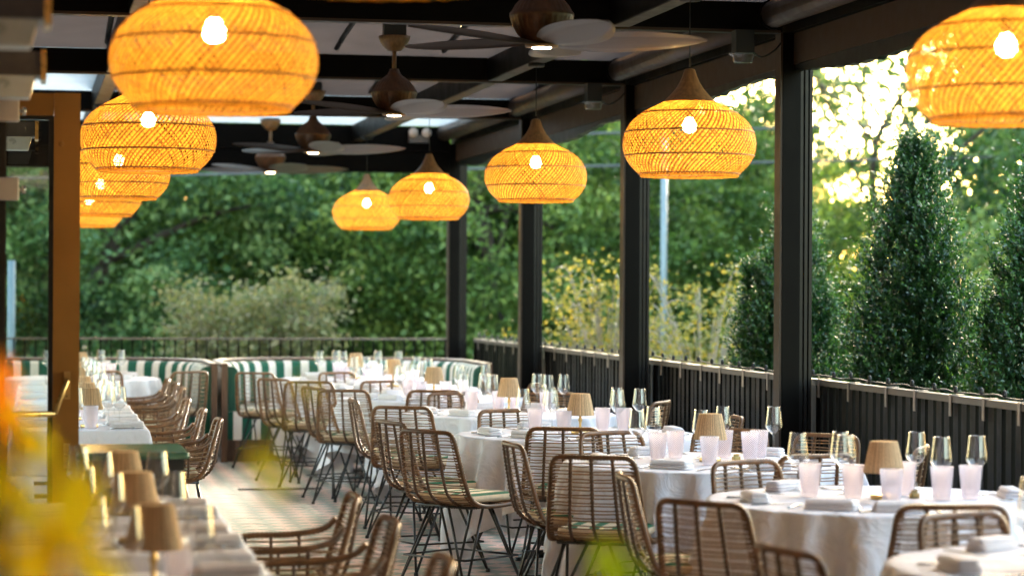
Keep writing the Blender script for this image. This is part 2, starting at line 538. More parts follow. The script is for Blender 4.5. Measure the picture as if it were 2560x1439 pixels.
class Proto:
    """first place() uses the prototype itself, later ones copies"""
    def __init__(s, root): s.root = root; s.used = False

    def place(s, loc, rz, label, cat, group, name=None):
        o = copy_tree(s.root) if s.used else s.root
        if s.used and False: pass
        s.used = True
        o.location = loc; o.rotation_euler = (0, 0, rz)
        for k in ('label', 'category', 'group'):
            if k in o: del o[k]
        return tag(o, label, cat, group)


def crom(pts, n):
    """Catmull-Rom through pts, n samples per span"""
    P = [Vector(p) for p in pts]
    P = [P[0] * 2 - P[1]] + P + [P[-1] * 2 - P[-2]]
    out = []
    for i in range(1, len(P) - 2):
        for k in range(n):
            t = k / n
            a, b, c, d = P[i - 1], P[i], P[i + 1], P[i + 2]
            out.append(.5 * ((2 * b) + (c - a) * t + (2 * a - 5 * b + 4 * c - d) * t * t + (3 * b - a - 3 * c + d) * t ** 3))
    out.append(P[-2])
    return out


def resample(pts, step, closed=False):
    P = [Vector(p) for p in pts]
    if closed: P.append(P[0])
    L = [0]
    for a, b in zip(P, P[1:]): L.append(L[-1] + (b - a).length)
    n = max(2, int(round(L[-1] / step)))
    out = []; j = 0
    for i in range(n if closed else n + 1):
        d = L[-1] * i / n
        while j < len(L) - 2 and L[j + 1] < d: j += 1
        t = (d - L[j]) / max(L[j + 1] - L[j], 1e-9)
        out.append(P[j].lerp(P[j + 1], t))
    return out


def coil(n, r, amp=.14):
    return [r * (1 + (amp if i % 2 else -amp)) for i in range(n)]


# ------------------------------------------------------------------ ground and floor
g = MB().add([(-400, -400, -.45), (400, -400, -.45), (400, 600, -.45), (-400, 600, -.45)], [(0, 1, 2, 3)])
tag(g.build('ground', 'lawn'), 'green lawn around the terrace', 'lawn', kind='structure')
FL = MB().box(-2.0, 4.78, -1.0, 25.4, -.44, -.012).build('floor', 'grout')
tag(FL, 'terrace floor of small pink and green triangular tiles', 'floor', kind='structure')
TD = .198                                   # diagonal of one square tile, laid cornerwise


def tile_geo(mb, x, y, m=0, dz=0.):
    h = TD / 2 - .0016
    v_ = []
    for z, q in ((-.011, h), (dz - .0012, h), (dz, h - .0014)):
        v_ += [(x + q, y, z), (x, y + q, z), (x - q, y, z), (x, y - q, z)]
    mb.add(v_, [(8, 9, 10, 11)] + [(r_ * 4 + k, r_ * 4 + (k + 1) % 4, r_ * 4 + 4 + (k + 1) % 4, r_ * 4 + 4 + k) for r_ in (0, 1) for k in range(4)], m)


tile_me = []
for mt in ('tile_pink', 'tile_green'):
    tm = MB(); tile_geo(tm, 0, 0); tile_me.append(tm.mesh('tile', mt))
rest = MB()
nb = 0
rt = random.Random(8)
for j in range(0, 214):
    for i in range(0, 34):
        x, y = -1.86 + (i + .5 * (j % 2)) * TD, 4.2 + j * TD / 2
        if x > 4.65 or y > 25.28: continue
        if .85 < x < 2.75 and 13.2 < y and nb < 300:
            t = link('tile', tile_me[j % 2], FL, (x, y, rt.uniform(-.0012, .0006))); nb += 1
            t.rotation_euler = (rt.uniform(-.003, .003), rt.uniform(-.003, .003), 0)
        else:
            tile_geo(rest, x, y, j % 2, rt.uniform(-.0012, .0006))
o = rest.build('tile', ['tile_pink', 'tile_green'], FL)
o['kind'] = 'stuff'
dr = thing('floor_drain', 'narrow dark drain grate set in the tiles near the banquette', 'drain', (1.98, 19.1, 0))
MB().box(-.33, .33, -.05, .05, .001, .006).build('grate_plate', 'station', dr)
b = MB()
for k in range(26): b.box(-.32 + k * .025, -.308 + k * .025, -.042, .042, .006, .010)
b.build('grate_bars', 'bronze_paint', dr)

# ------------------------------------------------------------------ pergola
PG = thing('pergola', 'dark brown steel pergola with fabric roof over the terrace', 'pergola')
POST_Y = [-2, 2.3, 6.1, 9.9, 13.7, 17.5, 21.3, 25.1]
for y in POST_Y[2:]:
    p = MB().box(4.365, 4.475, y - .06, y + .06, 0, 3.11)
    po = p.build('post', 'bronze_paint', PG)
    MB().box(4.352, 4.3645, y - .055, y + .055, .0, 3.108).build('post_lit_side', 'trim_and_lit_faces', po)  # lighter plate imitating light on the post's left side
    t = MB()
    t.box(4.4755, 4.495, y - .045, y + .05, 0, 3.0).box(4.495, 4.508, y - .028, y + .05, 0, 3.0).box(4.508, 4.526, y - .045, y + .05, 0, 3.0).box(4.526, 4.538, y - .02, y + .05, 0, 3.0).box(4.538, 4.556, y - .04, y + .05, 0, 3.0)
    t.build('track', 'track', po)
for y in POST_Y[1:-1]:
    zb = 3.11
    cb = MB().box(-1.28, 4.36, y - .06, y + .06, zb, 3.285)
    o = cb.build('cross_beam', 'bronze_paint', PG)
    MB().box(-1.27, 4.35, y - .064, y - .0605, zb - .004, zb + .012).build('beam_edge', 'trim_and_lit_faces', o)
MB().box(-1.28, 4.36, 25.02, 25.18, 2.80, 3.28).build('header_beam', 'bronze_paint', PG)
MB().box(-1.28, 4.35, 24.99, 25.0195, 3.02, 3.05).build('header_lip', 'bronze_paint', PG)
for x in (.61, 3.37):
    for y0, y1 in zip(POST_Y[1:-1], POST_Y[2:]):
        o = MB().box(x - .055, x + .055, y0 + .061, y1 - .061 - (.03 if y1 > 25 else 0), 3.118, 3.28).build('long_beam', 'bronze_paint', PG)
        MB().box(x - .05, x + .05, y0 + .07, y1 - .1, 3.113, 3.1175).build('beam_lamplit_face', 'trim_and_lit_faces', o)  # lighter strip imitating pendant light on the beam's underside
MB().box(4.43, 4.50, 2.3, 25.18, 2.925, 3.105).build('fascia_board', 'trim_and_lit_faces', PG)
MB().box(4.40, 4.62, 2.3, 25.18, 3.112, 3.42).build('gutter', 'bronze_paint', PG)
# ragged brush seal under the fascia
b = MB(); ys = np.arange(2.4, 25.0, .07)
rr = random.Random(3)
top = [2.924] * len(ys); bot = []
for i, y in enumerate(ys):
    bay = (y - 2.3) / 3.8 % 1
    bot.append(2.865 + .03 * math.sin(bay * math.pi * 2.3) + rr.uniform(-.008, .008))
vs_ = [];
for y, t_, bo in zip(ys, top, bot):
    vs_ += [(4.44, y, t_), (4.44, y, bo), (4.49, y, bo), (4.49, y, t_)]
fs = []
for i in range(len(ys) - 1):
    for k in range(3):
        fs.append((i * 4 + k, i * 4 + k + 1, i * 4 + 5 + k, i * 4 + 4 + k))
b.add(vs_, fs).build('brush_seal', 'station', PG)
# roof sheets
XS = [-1.28, .555, 2.18, 2.96, 4.42]
rr = random.Random(11)
for bi, (y0, y1) in enumerate(zip(POST_Y[1:-1], POST_Y[2:])):
    for ci, (x0, x1) in enumerate(zip(XS, XS[1:])):
        opal = (bi == 5) or (bi == 4 and ci == 0)
        b = MB(); nx, ny = 14, 16; vs_ = []
        ph = rr.uniform(0, 6)
        for j in range(ny + 1):
            for i in range(nx + 1):
                s_, t_ = i / nx, j / ny
                sag = 0 if opal else -.05 * math.sin(math.pi * s_) * (1 - .3 * math.sin(math.pi * t_)) - .012 * math.sin(9 * t_ + 5 * s_ + ph) * math.sin(math.pi * s_) - .008 * math.sin(17 * s_ - 6 * t_ + ph)
                vs_.append((x0 + (x1 - x0) * s_, y0 + (y1 - y0) * t_, 3.292 + (.003 if opal else .16 * math.sin(math.pi * t_) ** .8) + sag * math.sin(math.pi * t_) ** .5))
        fs = [(j * (nx + 1) + i, j * (nx + 1) + i + 1, (j + 1) * (nx + 1) + i + 1, (j + 1) * (nx + 1) + i) for j in range(ny) for i in range(nx)]
        b.add(vs_, fs, 0, True).build('roof_panel', 'poly' if opal else 'roof_fabric', PG)
    for x in XS[1:-1]:
        if bi == 5: continue
        q = MB(); q.tube([(x, y0 + (y1 - y0) * k / 16, 3.268 + .16 * math.sin(math.pi * k / 16) ** .8) for k in range(1, 16)], .02, 6); q.build('roof_bar', 'bronze_paint', PG)
    MB().box(-1.28, 4.40, (y0 + y1) / 2 - .03, (y0 + y1) / 2 + .03, 3.475, 3.53).build('roof_purlin', 'bronze_paint', PG)
# roller blinds on the rail side
for y0, y1, lb in zip(POST_Y[2:-1], POST_Y[3:], ('nearest bay, out of frame', 'in front of the big post', 'behind the big post', 'between second and third posts', 'beside the corner post')):
    t = thing('roller_blind', 'rolled up brown blind under the roof edge, ' + lb, 'blind', (4.30, (y0 + y1) / 2, 3.215), 0, 'roller blinds along the rail side')
    h = (y1 - y0) / 2 - .09
    b = MB(); b.tube([(0, -h, 0), (0, h, 0)], .082, 14); b.build('blind_roll', 'trim_and_lit_faces', t)
    for s_ in (-1, 1):
        b = MB(); b.tube([(0, s_ * (h + .001), 0), (0, s_ * (h + .025), 0)], .092, 14); b.build('end_cap', 'bronze_paint', t)
    MB().box(.0, .099, -.03, .03, .05, .09).build('bracket', 'bronze_paint', t)
# unseen wall on the left, added to block light; its opening brightens the floor
WL = MB().box(-1.6, -1.3, -1.3, 13.5, -.44, 3.55).box(-1.6, -1.3, 20.5, 26, -.44, 3.55).box(-1.6, -1.3, 13.501, 20.499, 2.5, 3.55).build('light_block_wall', 'plaster')
MB().box(-1.3, 4.8, -1.6, -1.3, -.44, 3.55).build('light_block_rear', 'plaster', WL)  # added behind the camera to cut ambient light
MB().box(-1.3, 4.75, -1.3, 2.2, 3.40, 3.55).build('light_block_roof', 'plaster', WL)  # unseen cover added over the camera to darken the interior
MB().box(4.66, 4.80, -1.29, 5.4, -.44, 3.39).build('light_block_side', 'plaster', WL)  # unseen wall added to dim the light on the near left tables
tag(WL, 'unseen plaster wall added to block light along the inner side of the terrace', 'wall')

# ------------------------------------------------------------------ railings
SR = thing('side_railing', 'black slatted railing with pale cap running along the right side', 'railing', (4.62, 0, 0))
MB().box(-.03, .03, 6.0, 24.85, 1.035, 1.07).build('top_rail', 'rail_cap', SR)
MB().box(-.02, .02, 6.0, 24.85, .10, .14).build('bottom_rail', 'slat', SR)
sl_me = MB().box(-.014, .014, -.033, .033, .0, .97).mesh('slat', 'slat')
rr = random.Random(5)
y = 6.05
while y < 24.8:
    o = link('slat', sl_me, SR, (rr.uniform(-.003, .003), y, .066), rr.uniform(-.05, .05)); y += .112 + rr.uniform(-.004, .004)
for y in (9.9, 13.7, 17.5, 21.3, 24.82):
    MB().box(-.03, .03, y - .03, y + .03, 0, 1.0345).build('rail_post', 'slat', SR)
cl = MB()
cl.box(-.036, .036, -.016, .016, .0705, .0755 + .0).box(-.0365, -.0325, -.016, .016, -.035, .0705).box(.0325, .0365, -.016, .016, -.02, .0705)
cl_me = cl.mesh('clip', 'clip')
y = 9.3
while y < 24.6:
    link('clip', cl_me, SR, (0, y, 1.0), rr.uniform(-.06, .06)); y += rr.uniform(.42, .62)
# string lights lying on the rail
pts = []; socks = []
y = 9.0
while y < 24.7:
    pts.append((4.625 + rr.uniform(-.014, .014), y, 1.083 + rr.uniform(0, .012))); y += .16
b = MB(); b.tube(crom(pts, 3), .0045, 5)
SL = thing('string_light', 'thin black string of unlit festoon lights lying along the side rail', 'string light', (0, 0, 0))
b.build('cable', 'cord', SL)
so = MB(); so.lathe([(.006, 0), (.012, .004), (.012, .022), (.008, .03), (.003, .033)], 8)
so_me = so.mesh('lamp_socket', 'cord')
for i, p in enumerate(pts):
    if i % 2 == 0: link('lamp_socket', so_me, SL, (p[0], p[1], p[2] + .002))
BR = thing('back_railing', 'thin black metal railing across the far end of the terrace', 'railing', (0, 25.1, 0))
MB().box(-1.25, 4.36, -.02, .02, 1.050, 1.068).build('top_rail', 'rail_cap', BR)
MB().box(-1.25, 4.36, -.018, .018, .10, .13).build('bottom_rail', 'slat', BR)
bl_me = MB().box(-.008, .008, -.008, .008, .0, .92).mesh('baluster', 'slat')
x = -1.2
while x < 4.35:
    link('baluster', bl_me, BR, (x, 0, .1295)); x += .1085

# ------------------------------------------------------------------ chairs
PROF = [(-.27, .84), (-.247, .74), (-.222, .64), (-.20, .56), (-.175, .50), (-.13, .463), (-.06, .447), (.05, .445), (.15, .449), (.23, .455)]


def make_chair(arm=False):
    hs = .80 if arm else .84
    prof = [(y, z if z < .5 else .5 + (z - .5) * (hs - .5) / .34) for y, z in PROF]
    C = crom([(0, y, z) for y, z in prof], 8)
    C = resample(C, .0085)
    n = len(C)
    Ls = [i / (n - 1) for i in range(n)]

    def hw(t):
        return .192 + .045 * min(1, t / .55) - .012 * max(0, (t - .6) / .4)

    def pt(t, s):
        i = min(int(t * (n - 1)), n - 2); fr = t * (n - 1) - i
        q = C[i].lerp(C[i + 1], fr)
        k = 1 - s * s
        back = max(0, min(1, (.62 - t) / .2))
        return Vector((s * hw(t), q.y - .05 * k * back * (.5 + .5 * min(1, t * 3)), q.z - .014 * k * (1 - back)))
    root = thing('rattan_armchair' if arm else 'rattan_chair', 'chair', 'chair')
    # outer frame loop with rounded top corners
    left = [pt(t, -1) for t in np.linspace(1, .07, 40)]
    tl, trr = pt(0, -1), pt(0, 1)
    cl_, cr_ = [], []
    for k in range(1, 6):
        u = k / 6
        a, b_, c_ = pt(.07, -1), tl, pt(0, -.72)
        cl_.append((1 - u) ** 2 * a + 2 * u * (1 - u) * b_ + u * u * c_)
        a, b_, c_ = pt(0, .72), trr, pt(.07, 1)
        cr_.append((1 - u) ** 2 * a + 2 * u * (1 - u) * b_ + u * u * c_)
    topp = [pt(0, s) for s in np.linspace(-.72, .72, 8)]
    right = [pt(t, 1) for t in np.linspace(.07, 1, 40)]
    front = [pt(1, s) for s in np.linspace(.85, -.85, 8)]
    loop = resample(left + cl_ + topp + cr_ + right + front, .0075, True)
    if len(loop) % 2: loop.pop()
    b = MB(); b.tube(loop, coil(len(loop), .0118, .14), 7, True); b.build('frame', 'rattan', root)
    for s in (-.5, 0, .5):
        rp = resample([pt(t, s) - Vector((0, .006, .004)) for t in np.linspace(.0, 1, 50)], .0095)
        b = MB(); b.tube(rp, coil(len(rp), .0088, .22), 6); b.build('rib', 'rattan_dark', root)
    b = MB()
    rr = random.Random(1)
    ts = list(np.linspace(.035, .56, 23)) + list(np.linspace(.59, .98, 13))
    for i, t in enumerate(ts):
        o_ = .004 if i % 2 else -.003
        P = []
        for s in np.linspace(-.97, .97, 9):
            q = pt(min(max(t + rr.uniform(-.0025, .0025), 0), 1), s)
            P.append(q + Vector((0, o_, .5 * o_)))
        b.tube(P, .0031, 4, caps=False)
    b.build('weave', 'rattan_pale', root)
    # short wraps along the edges
    for s in (-1, 1):
        b = MB()
        for t in np.linspace(.04, .97, 44):
            a, c_ = pt(t, s), pt(t, s * .88)
            b.tube([a + Vector((s * .006, .004, 0)), (a + c_) / 2 + Vector((0, -.012, -.004)), c_], .0046, 4, caps=False)
        b.build('edge_wrap', 'rattan', root)
    cu = MB(); cu.rbox(-.205, .205, -.155, .215, .462, .507, .05, 0, 4, .006)
    for i, f in enumerate(cu.f):
        zc = sum(cu.v[k][2] for k in f) / len(f)
        cu.m[i] = 0 if zc > .495 else 1
    cu.build('seat_cushion', ['cushion', 'cushion_edge'], root)
    for sx in (-1, 1):
        for sy in (-1, 1):
            b = MB()
            foot = (sx * .245, sy * .225, .008)
            b.tube([(sx * .19, sy * .03, .443), foot], [.0075, .0075], 7)
            b.tube([(sx * .05, sy * .15, .441), foot], [.0075, .0075], 7)
            b.lathe([(.013, -.008), (.014, 0), (.012, .012)], 8, foot)
            b.build('leg', 'black_metal', root)
    b = MB()
    q = .215
    for z, e in ((.17, .226),):
        c4 = [(-e, -e + .02, z), (e, -e + .02, z), (e, e - .02, z), (-e, e - .02, z)]
        for i in range(4): b.tube([c4[i], c4[(i + 1) % 4]], .006, 6)
    b.build('stretcher', 'black_metal', root)
    b = MB()
    c4 = [(-.19, -.15, .440), (.19, -.15, .440), (.19, .16, .440), (-.19, .16, .440)]
    for i in range(4): b.tube([c4[i], c4[(i + 1) % 4]], .0075, 6)
    b.build('seat_frame', 'black_metal', root)
    if arm:
        for s in (-1, 1):
            P = crom([(s * .212, -.228, .70), (s * .245, -.175, .655), (s * .285, -.05, .632), (s * .292, .10, .628), (s * .286, .185, .610), (s * .262, .225, .54), (s * .235, .228, .457)], 10)
            P = resample(P, .0085)
            b = MB(); b.tube(P, coil(len(P), .0125, .12), 7); b.build('arm_rest', 'rattan', root)
            b = MB()
            for k in range(7):
                u = (k + .6) / 7
                z = .455 + u * .16
                Q = crom([(s * (.232 - .012 * u), -.185 - .03 * u, z + .02 * u), (s * (.245 + .035 * u), -.05, z), (s * (.245 + .042 * u), .10, z), (s * (.238 + .045 * u), .215 - .03 * u * u, z - .004)], 5)
                b.tube(Q, .0042, 4, caps=False)
            b.build('side_weave', 'rattan_pale', root)
            b = MB()
            for yy in (-.09, .02, .12):
                Q = resample(crom([(s * .232, yy, .452), (s * .262, yy, .54), (s * .287, yy, .628)], 6), .009)
                b.tube(Q, coil(len(Q), .007, .2), 6)
            b.build('side_rib', 'rattan_dark', root)
    return root


side_chair = Proto(make_chair())
arm_chair = Proto(make_chair(True))
TBL = [(3.35, 7.0), (3.44, 9.38), (3.33, 11.55), (3.20, 13.85), (3.25, 16.24), (3.11, 18.51), (3.09, 20.50), (3.03, 22.45)]
TN = ['corner table cut off at right', 'front round table', 'second round table', 'third round table', 'fourth round table', 'fifth round table', 'sixth round table', 'far booth table']


def chair_at(proto, top, target, label, jitter=0., group='rattan chairs set around the round tables', cat='chair'):
    dx, dy = target[0] - top[0], target[1] - top[1]
    rz = math.atan2(-dx, dy) + jitter
    fx, fy = -math.sin(rz), math.cos(rz)
    proto.place((top[0] + fx * .27, top[1] + fy * .27, 0), rz, label, cat, group)


SC = [  # back-top position, table, where it stands
    (2.18, 6.75, 0, 'edge-on at the left of the', 0),
    (3.10, 7.70, 0, 'facing the camera behind the', .05),
    (2.36, 8.30, 1, 'seen from behind at the near left of the', -.12),
    (3.20, 8.03, 1, 'seen from behind at the near side of the', .05),
    (2.39, 9.51, 1, 'turned edge-on at the left of the', .0),
    (4.34, 9.50, 1, 'by the railing at the right of the', 0),
    (3.10, 10.20, 1, 'facing the camera across the', .05),
    (2.51, 10.61, 2, 'seen from behind at the near left of the', .25),
    (3.55, 10.56, 2, 'seen from behind at the near side of the', 0),
    (2.33, 11.53, 2, 'turned edge-on at the left of the', .02),
    (4.24, 11.05, 2, 'by the railing at the right of the', 0),
    (4.10, 12.02, 2, 'at the far right of the', .1),
    (3.72, 12.52, 2, 'by the big post behind the', 0),
    (3.02, 12.36, 2, 'facing the camera across the', 0),
    (2.08, 12.61, 3, 'pulled out at the near left of the', -.2),
    (2.86, 12.78, 3, 'seen from behind at the near side of the', 0),
    (2.02, 13.49, 3, 'turned edge-on at the left of the', 0),
    (4.12, 13.75, 3, 'by the railing at the right of the', 0),
    (2.92, 14.68, 3, 'facing the camera across the', 0),
    (2.34, 15.15, 4, 'seen from behind at the near left of the', .2),
    (2.17, 16.14, 4, 'turned edge-on at the left of the', -.1),
    (4.17, 15.65, 4, 'by the railing at the right of the', 0),
    (3.72, 17.05, 4, 'at the far right of the', 0),
    (3.00, 17.06, 4, 'facing the camera across the', 0),
    (2.29, 17.64, 5, 'seen from behind at the near left of the', .3),
    (2.13, 18.10, 5, 'turned edge-on at the left of the', 0),
    (2.95, 17.52, 5, 'seen from behind at the near side of the', 0),
    (2.82, 19.30, 5, 'facing the camera across the', 0),
    (3.95, 18.6, 5, 'by the railing at the right of the', 0),
    (2.22, 19.22, 6, 'seen from behind at the near left of the', .3),
    (2.00, 19.80, 6, 'turned edge-on at the left of the', .1),
    (2.70, 21.25, 6, 'facing the camera across the', 0),
    (3.95, 20.6, 6, 'by the railing at the right of the', 0),
    (1.98, 21.25, 7, 'beside the booth divider near the', .1),
]
for x, y, t, where, j in SC:
    chair_at(side_chair, (x, y), TBL[t], 'brown rattan chair ' + where + ' ' + TN[t], j)
BA = (.50, 22.75)
chair_at(side_chair, (1.43, 21.55), BA, 'brown rattan chair standing at the open side of the left booth, beside the divider', -.1)
chair_at(side_chair, (.65, 21.68), BA, 'brown rattan chair half hidden behind the left booth table', .0)
LT = [14.82, 15.66, 16.73, 18.56, 19.75, 20.75]    # left dining tables (centres in y)
FT = [6.92, 8.12, 9.13]
AC = [(1.13, 14.52, 'nearest in the row at the left square tables'), (1.12, 15.70, 'second in the row at the left square tables'), (1.11, 17.08, 'third in the row at the left square tables'),
      (1.20, 19.05, 'fourth in the row at the left square tables'), (1.20, 19.9, 'fifth in the row at the left square tables'), (1.18, 20.72, 'farthest in the row at the left square tables'),
      (1.22, 9.10, 'out of focus in the lower middle, its whole arm in view'), (1.22, 8.15, 'out of focus in the lower middle, showing its narrow back edge'), (1.20, 6.94, 'whose back top just rises over the bottom edge')]
for x, y, lb in AC:
    chair_at(arm_chair, (x, y + .05), (.3, y + .05), 'woven rattan armchair ' + lb, random.uniform(-.06, .06), 'rattan armchairs along the left tables', 'armchair')

# ------------------------------------------------------------------ tables and cloths
TH = .745


def make_table():
    t = thing('round_table', 'x', 'table')
    b = MB(); b.lathe([(.02, TH - .03), (.68, TH - .03), (.69, TH - .02), (.69, TH - .003), (.685, TH - .001), (.02, TH - .001)], 40); b.build('table_top', 'booth_wood', t)
    b = MB(); b.lathe([(.05, .045), (.04, .08), (.04, TH - .06), (.16, TH - .032)], 16); b.build('column', 'black_metal', t)
    for k in range(4):
        a = R(45 + 90 * k); c, s = math.cos(a), math.sin(a)
        b = MB(); b.tube([(c * .05, s * .05, .06), (c * .2, s * .2, .045), (c * .36, s * .36, .022)], [.03, .026, .018], 8)
        b.lathe([(.02, 0), (.022, .012), (.01, .02)], 8, (c * .36, s * .36, 0)); b.build('foot', 'black_metal', t)
    return t


def cloth_mesh(seed, Rr=.715, half=1.08, z=TH + .001):
    rr = random.Random(seed)
    nt = 168
    ph = [rr.uniform(0, 6.28) for _ in range(6)]
    nf = [7, 11, 17, 24, 4]
    am = [.30, .45, .5, .32, .2]
    vs_ = []; fs = []
    rows = []
    for r in (.0, .2, .4, .55, .64, .685, .704): rows.append(('t', r))
    for q in (.0, .02, .06, .12, .2, .3, .42, .55, .7, .85, 1.0): rows.append(('s', q))
    for kind, q in rows:
        for k in range(nt):
            a = 2 * math.pi * k / nt
            c, s = math.cos(a), math.sin(a)
            fold = sum(am[i] * math.sin(nf[i] * a + ph[i] + .6 * math.sin(3 * a + ph[5])) for i in range(5)) / 1.0
            fold = math.copysign(abs(fold) ** .8, fold)
            cr = (abs(math.sin(2 * a))) ** 3
            drop = min(half / max(abs(c), abs(s)), half * 1.3) - Rr
            if kind == 't':
                zz = z + (.0007 * math.sin(30 * q + 3 * a) if .1 < q < .6 else 0) - (.004 if q > .7 else 0)
                vs_.append((q * c, q * s, zz))
            else:
                d = q * drop
                e = min(1, d / .5)
                rad = Rr + .012 + .06 * e + fold * (.008 + .115 * e ** .65) + cr * .035 * e * math.sin(8 * a + ph[0])
                rad = max(rad, Rr + .004 - .08 * e)
                vs_.append((rad * c, rad * s, z - .006 - d * (1 - .02 * abs(fold))))
    for i in range(len(rows) - 1):
        for k in range(nt):
            j = (k + 1) % nt
            fs.append((i * nt + k, i * nt + j, (i + 1) * nt + j, (i + 1) * nt + k))
    # outward winding
    fs = [f[::-1] for f in fs]
    b = MB(); b.add(vs_, fs, 0, True)
    return b.mesh('round_tablecloth', 'cloth')


tab = Proto(make_table())
cms = [cloth_mesh(s) for s in (1, 2, 3)]
ROUND = TBL + [BA]
RN = TN + ['left booth table']
for i, ((x, y), nm) in enumerate(zip(ROUND, RN)):
    tab.place((x, y, 0), random.uniform(0, 1.5), 'pedestal of the ' + nm + (', under its cloth' if 'cut off' not in nm else ', cloth over it'), 'table', 'round dining tables')
    o = link('tablecloth', cms[i % 3], None, (x, y, 0), i * 1.3 + (.35 if i == 3 else 0))
    tag(o, 'white cloth draped over the ' + nm, 'tablecloth', 'white round tablecloths')


def sq_table(y, dep, lb):
    t = thing('square_table', 'small square dining table, ' + lb, 'table', (.33, y, 0), 0, 'square tables along the left')
    MB().box(-.38, .38, -dep / 2 + .01, dep / 2 - .01, TH - .03, TH - .001).build('table_top', 'booth_wood', t)
    b = MB(); b.lathe([(.045, .03), (.035, .06), (.035, TH - .05), (.12, TH - .032)], 14); b.build('column', 'black_metal', t)
    b = MB(); b.box(-.26, .26, -.035, .035, 0, .03).box(-.035, .035, -.24, -.036, 0, .03).box(-.035, .035, .036, .24, 0, .03); b.build('foot', 'black_metal', t)
    b = MB()
    hx, hy = .392, dep / 2 + .002
    per = []
    r = .02
    N = 14
    corners = [(hx, hy, 0), (-hx, hy, 90), (-hx, -hy, 180), (hx, -hy, 270)]
    for ci, (cx, cy, a0) in enumerate(corners):
        cx -= math.copysign(r, cx); cy -= math.copysign(r, cy)
        for k in range(4):
            a = R(a0 + 30 * k); per.append((cx + r * math.cos(a), cy + r * math.sin(a), math.cos(a), math.sin(a), 1))
        nx_, ny_, _ = corners[(ci + 1) % 4]
        nx_ -= math.copysign(r, nx_); ny_ -= math.copysign(r, ny_)
        a = R(a0 + 90); ex, ey = r * math.cos(a), r * math.sin(a)
        for k in range(1, N):
            u = k / N
            per.append((cx + ex + (nx_ - cx) * u, cy + ey + (ny_ - cy) * u, math.cos(a), math.sin(a), 0))
    n = len(per); vs_ = []
    rr = random.Random(int(y * 100))
    p1, p2 = rr.uniform(0, 6), rr.uniform(0, 6)
    lv = [(.5, 0, 0), (.93, 0, 0), (1, 0, 0), (1, .006, .004), (1, .05, .012), (1, .12, .016), (1, .19, .02), (1, .26, .024)]
    for sc_, d, out in lv:
        for k, (px, py, nx_, ny_, cn) in enumerate(per):
            wv = (math.sin(k * .55 + p1) * .4 + math.sin(k * .23 + p2) * .6) * d * .05 + cn * d * .10
            vs_.append((px * sc_ + nx_ * (out + wv), py * sc_ + ny_ * (out + wv), TH + .001 - d))
    fs = [(i * n + k, (i + 1) * n + k, (i + 1) * n + (k + 1) % n, i * n + (k + 1) % n) for i in range(len(lv) - 1) for k in range(n)]
    fs.append(tuple(range(n)))
    b.add(vs_, fs, 0, True)
    o = b.build('square_tablecloth', 'cloth', None, (.33, y, 0))
    tag(o, 'pale square cloth on the small table, ' + lb, 'tablecloth', 'cloths on the left tables')


LN = ['first behind the door', 'second behind the door', 'third behind the door', 'fourth behind the door', 'fifth behind the door', 'farthest behind the door']
for y, lb in zip(LT, LN): sq_table(y, .72 if y < 19 else .66, lb)
FN = ['nearest of the blurred left ones', 'middle of the blurred left ones', 'before the marble counter']
for y, lb in zip(FT, FN): sq_table(y, .74, lb)

# ------------------------------------------------------------------ table ware
TZ = TH + .0025


def make_lamp():
    t = thing('table_lamp', 'x', 'lamp')
    b = MB(); b.lathe([(.002, 0), (.052, 0), (.054, .003), (.054, .014), (.051, .018), (.012, .019)], 28); b.build('base', 'brass', t)
    b = MB(); b.lathe([(.012, .018), (.008, .024), (.007, .06), (.010, .072), (.013, .08), (.010, .088), (.007, .096), (.007, .125)], 16); b.build('stem', 'brass', t)
    b = MB()
    b.lathe([(.082, .108), (.079, .125), (.069, .175), (.058, .225), (.055, .236)], 96, mod=lambda i, a: 1 + .018 * (1 if int(round(a / (2 * math.pi) * 96)) % 2 else -1), cap=False)
    b.build('lamp_shade', 'raffia', t)
    b = MB(); b.lathe([(.0, .236), (.05, .2355), (.054, .234)], 32, cap=False); b.build('shade_top', 'raffia', t)
    return t


def make_wine():
    t = MB()
    pr = [(.001, .0035), (.033, .001), (.035, .0025), (.020, .006), (.007, .012), (.0042, .022), (.0037, .06), (.0040, .092), (.009, .099), (.022, .110), (.0385, .132), (.0415, .140), (.0405, .150), (.036, .185), (.0305, .232)]
    G = 1.12
    pr = [(r * G, z * 1.055) for r, z in pr]
    t.lathe(pr, 28, cap=False)
    # inner bowl wall
    t.lathe([(r * G, z * 1.055) for r, z in [(.0292, .232), (.0346, .185), (.0390, .150), (.0398, .141), (.037, .133), (.021, .112), (.006, .1035), (.0005, .103)]], 28, cap=False)
    # rim
    t.lathe([(r * G, z * 1.055) for r, z in [(.0305, .232), (.0299, .2328), (.0292, .232)]], 28, cap=False)
    return t


def make_tumbler():
    b = MB()
    n = 34; rows = 30
    pr = []
    for i in range(rows + 1):
        u = i / rows; pr.append((.029 + .0125 * u ** .75, .004 + u * .112))
    pr = [(.001, .0), (.026, .0), (.0285, .002)] + pr + [(.0405, .118), (.039, .1175)] + [(.0372, .10), (.031, .03), (.025, .012), (.001, .011)]

    def mod(i, a):
        if 4 <= i <= 26:
            return 1 + .028 * max(0, math.sin(i * math.pi * .5)) * max(0, math.sin(a * 17 + (i // 4 % 2) * math.pi)) ** .7 if i % 2 else 1
        return 1
    b.lathe([(r * 1.15, z * 1.17) for r, z in pr], 68, mod=mod, cap=False)
    return b


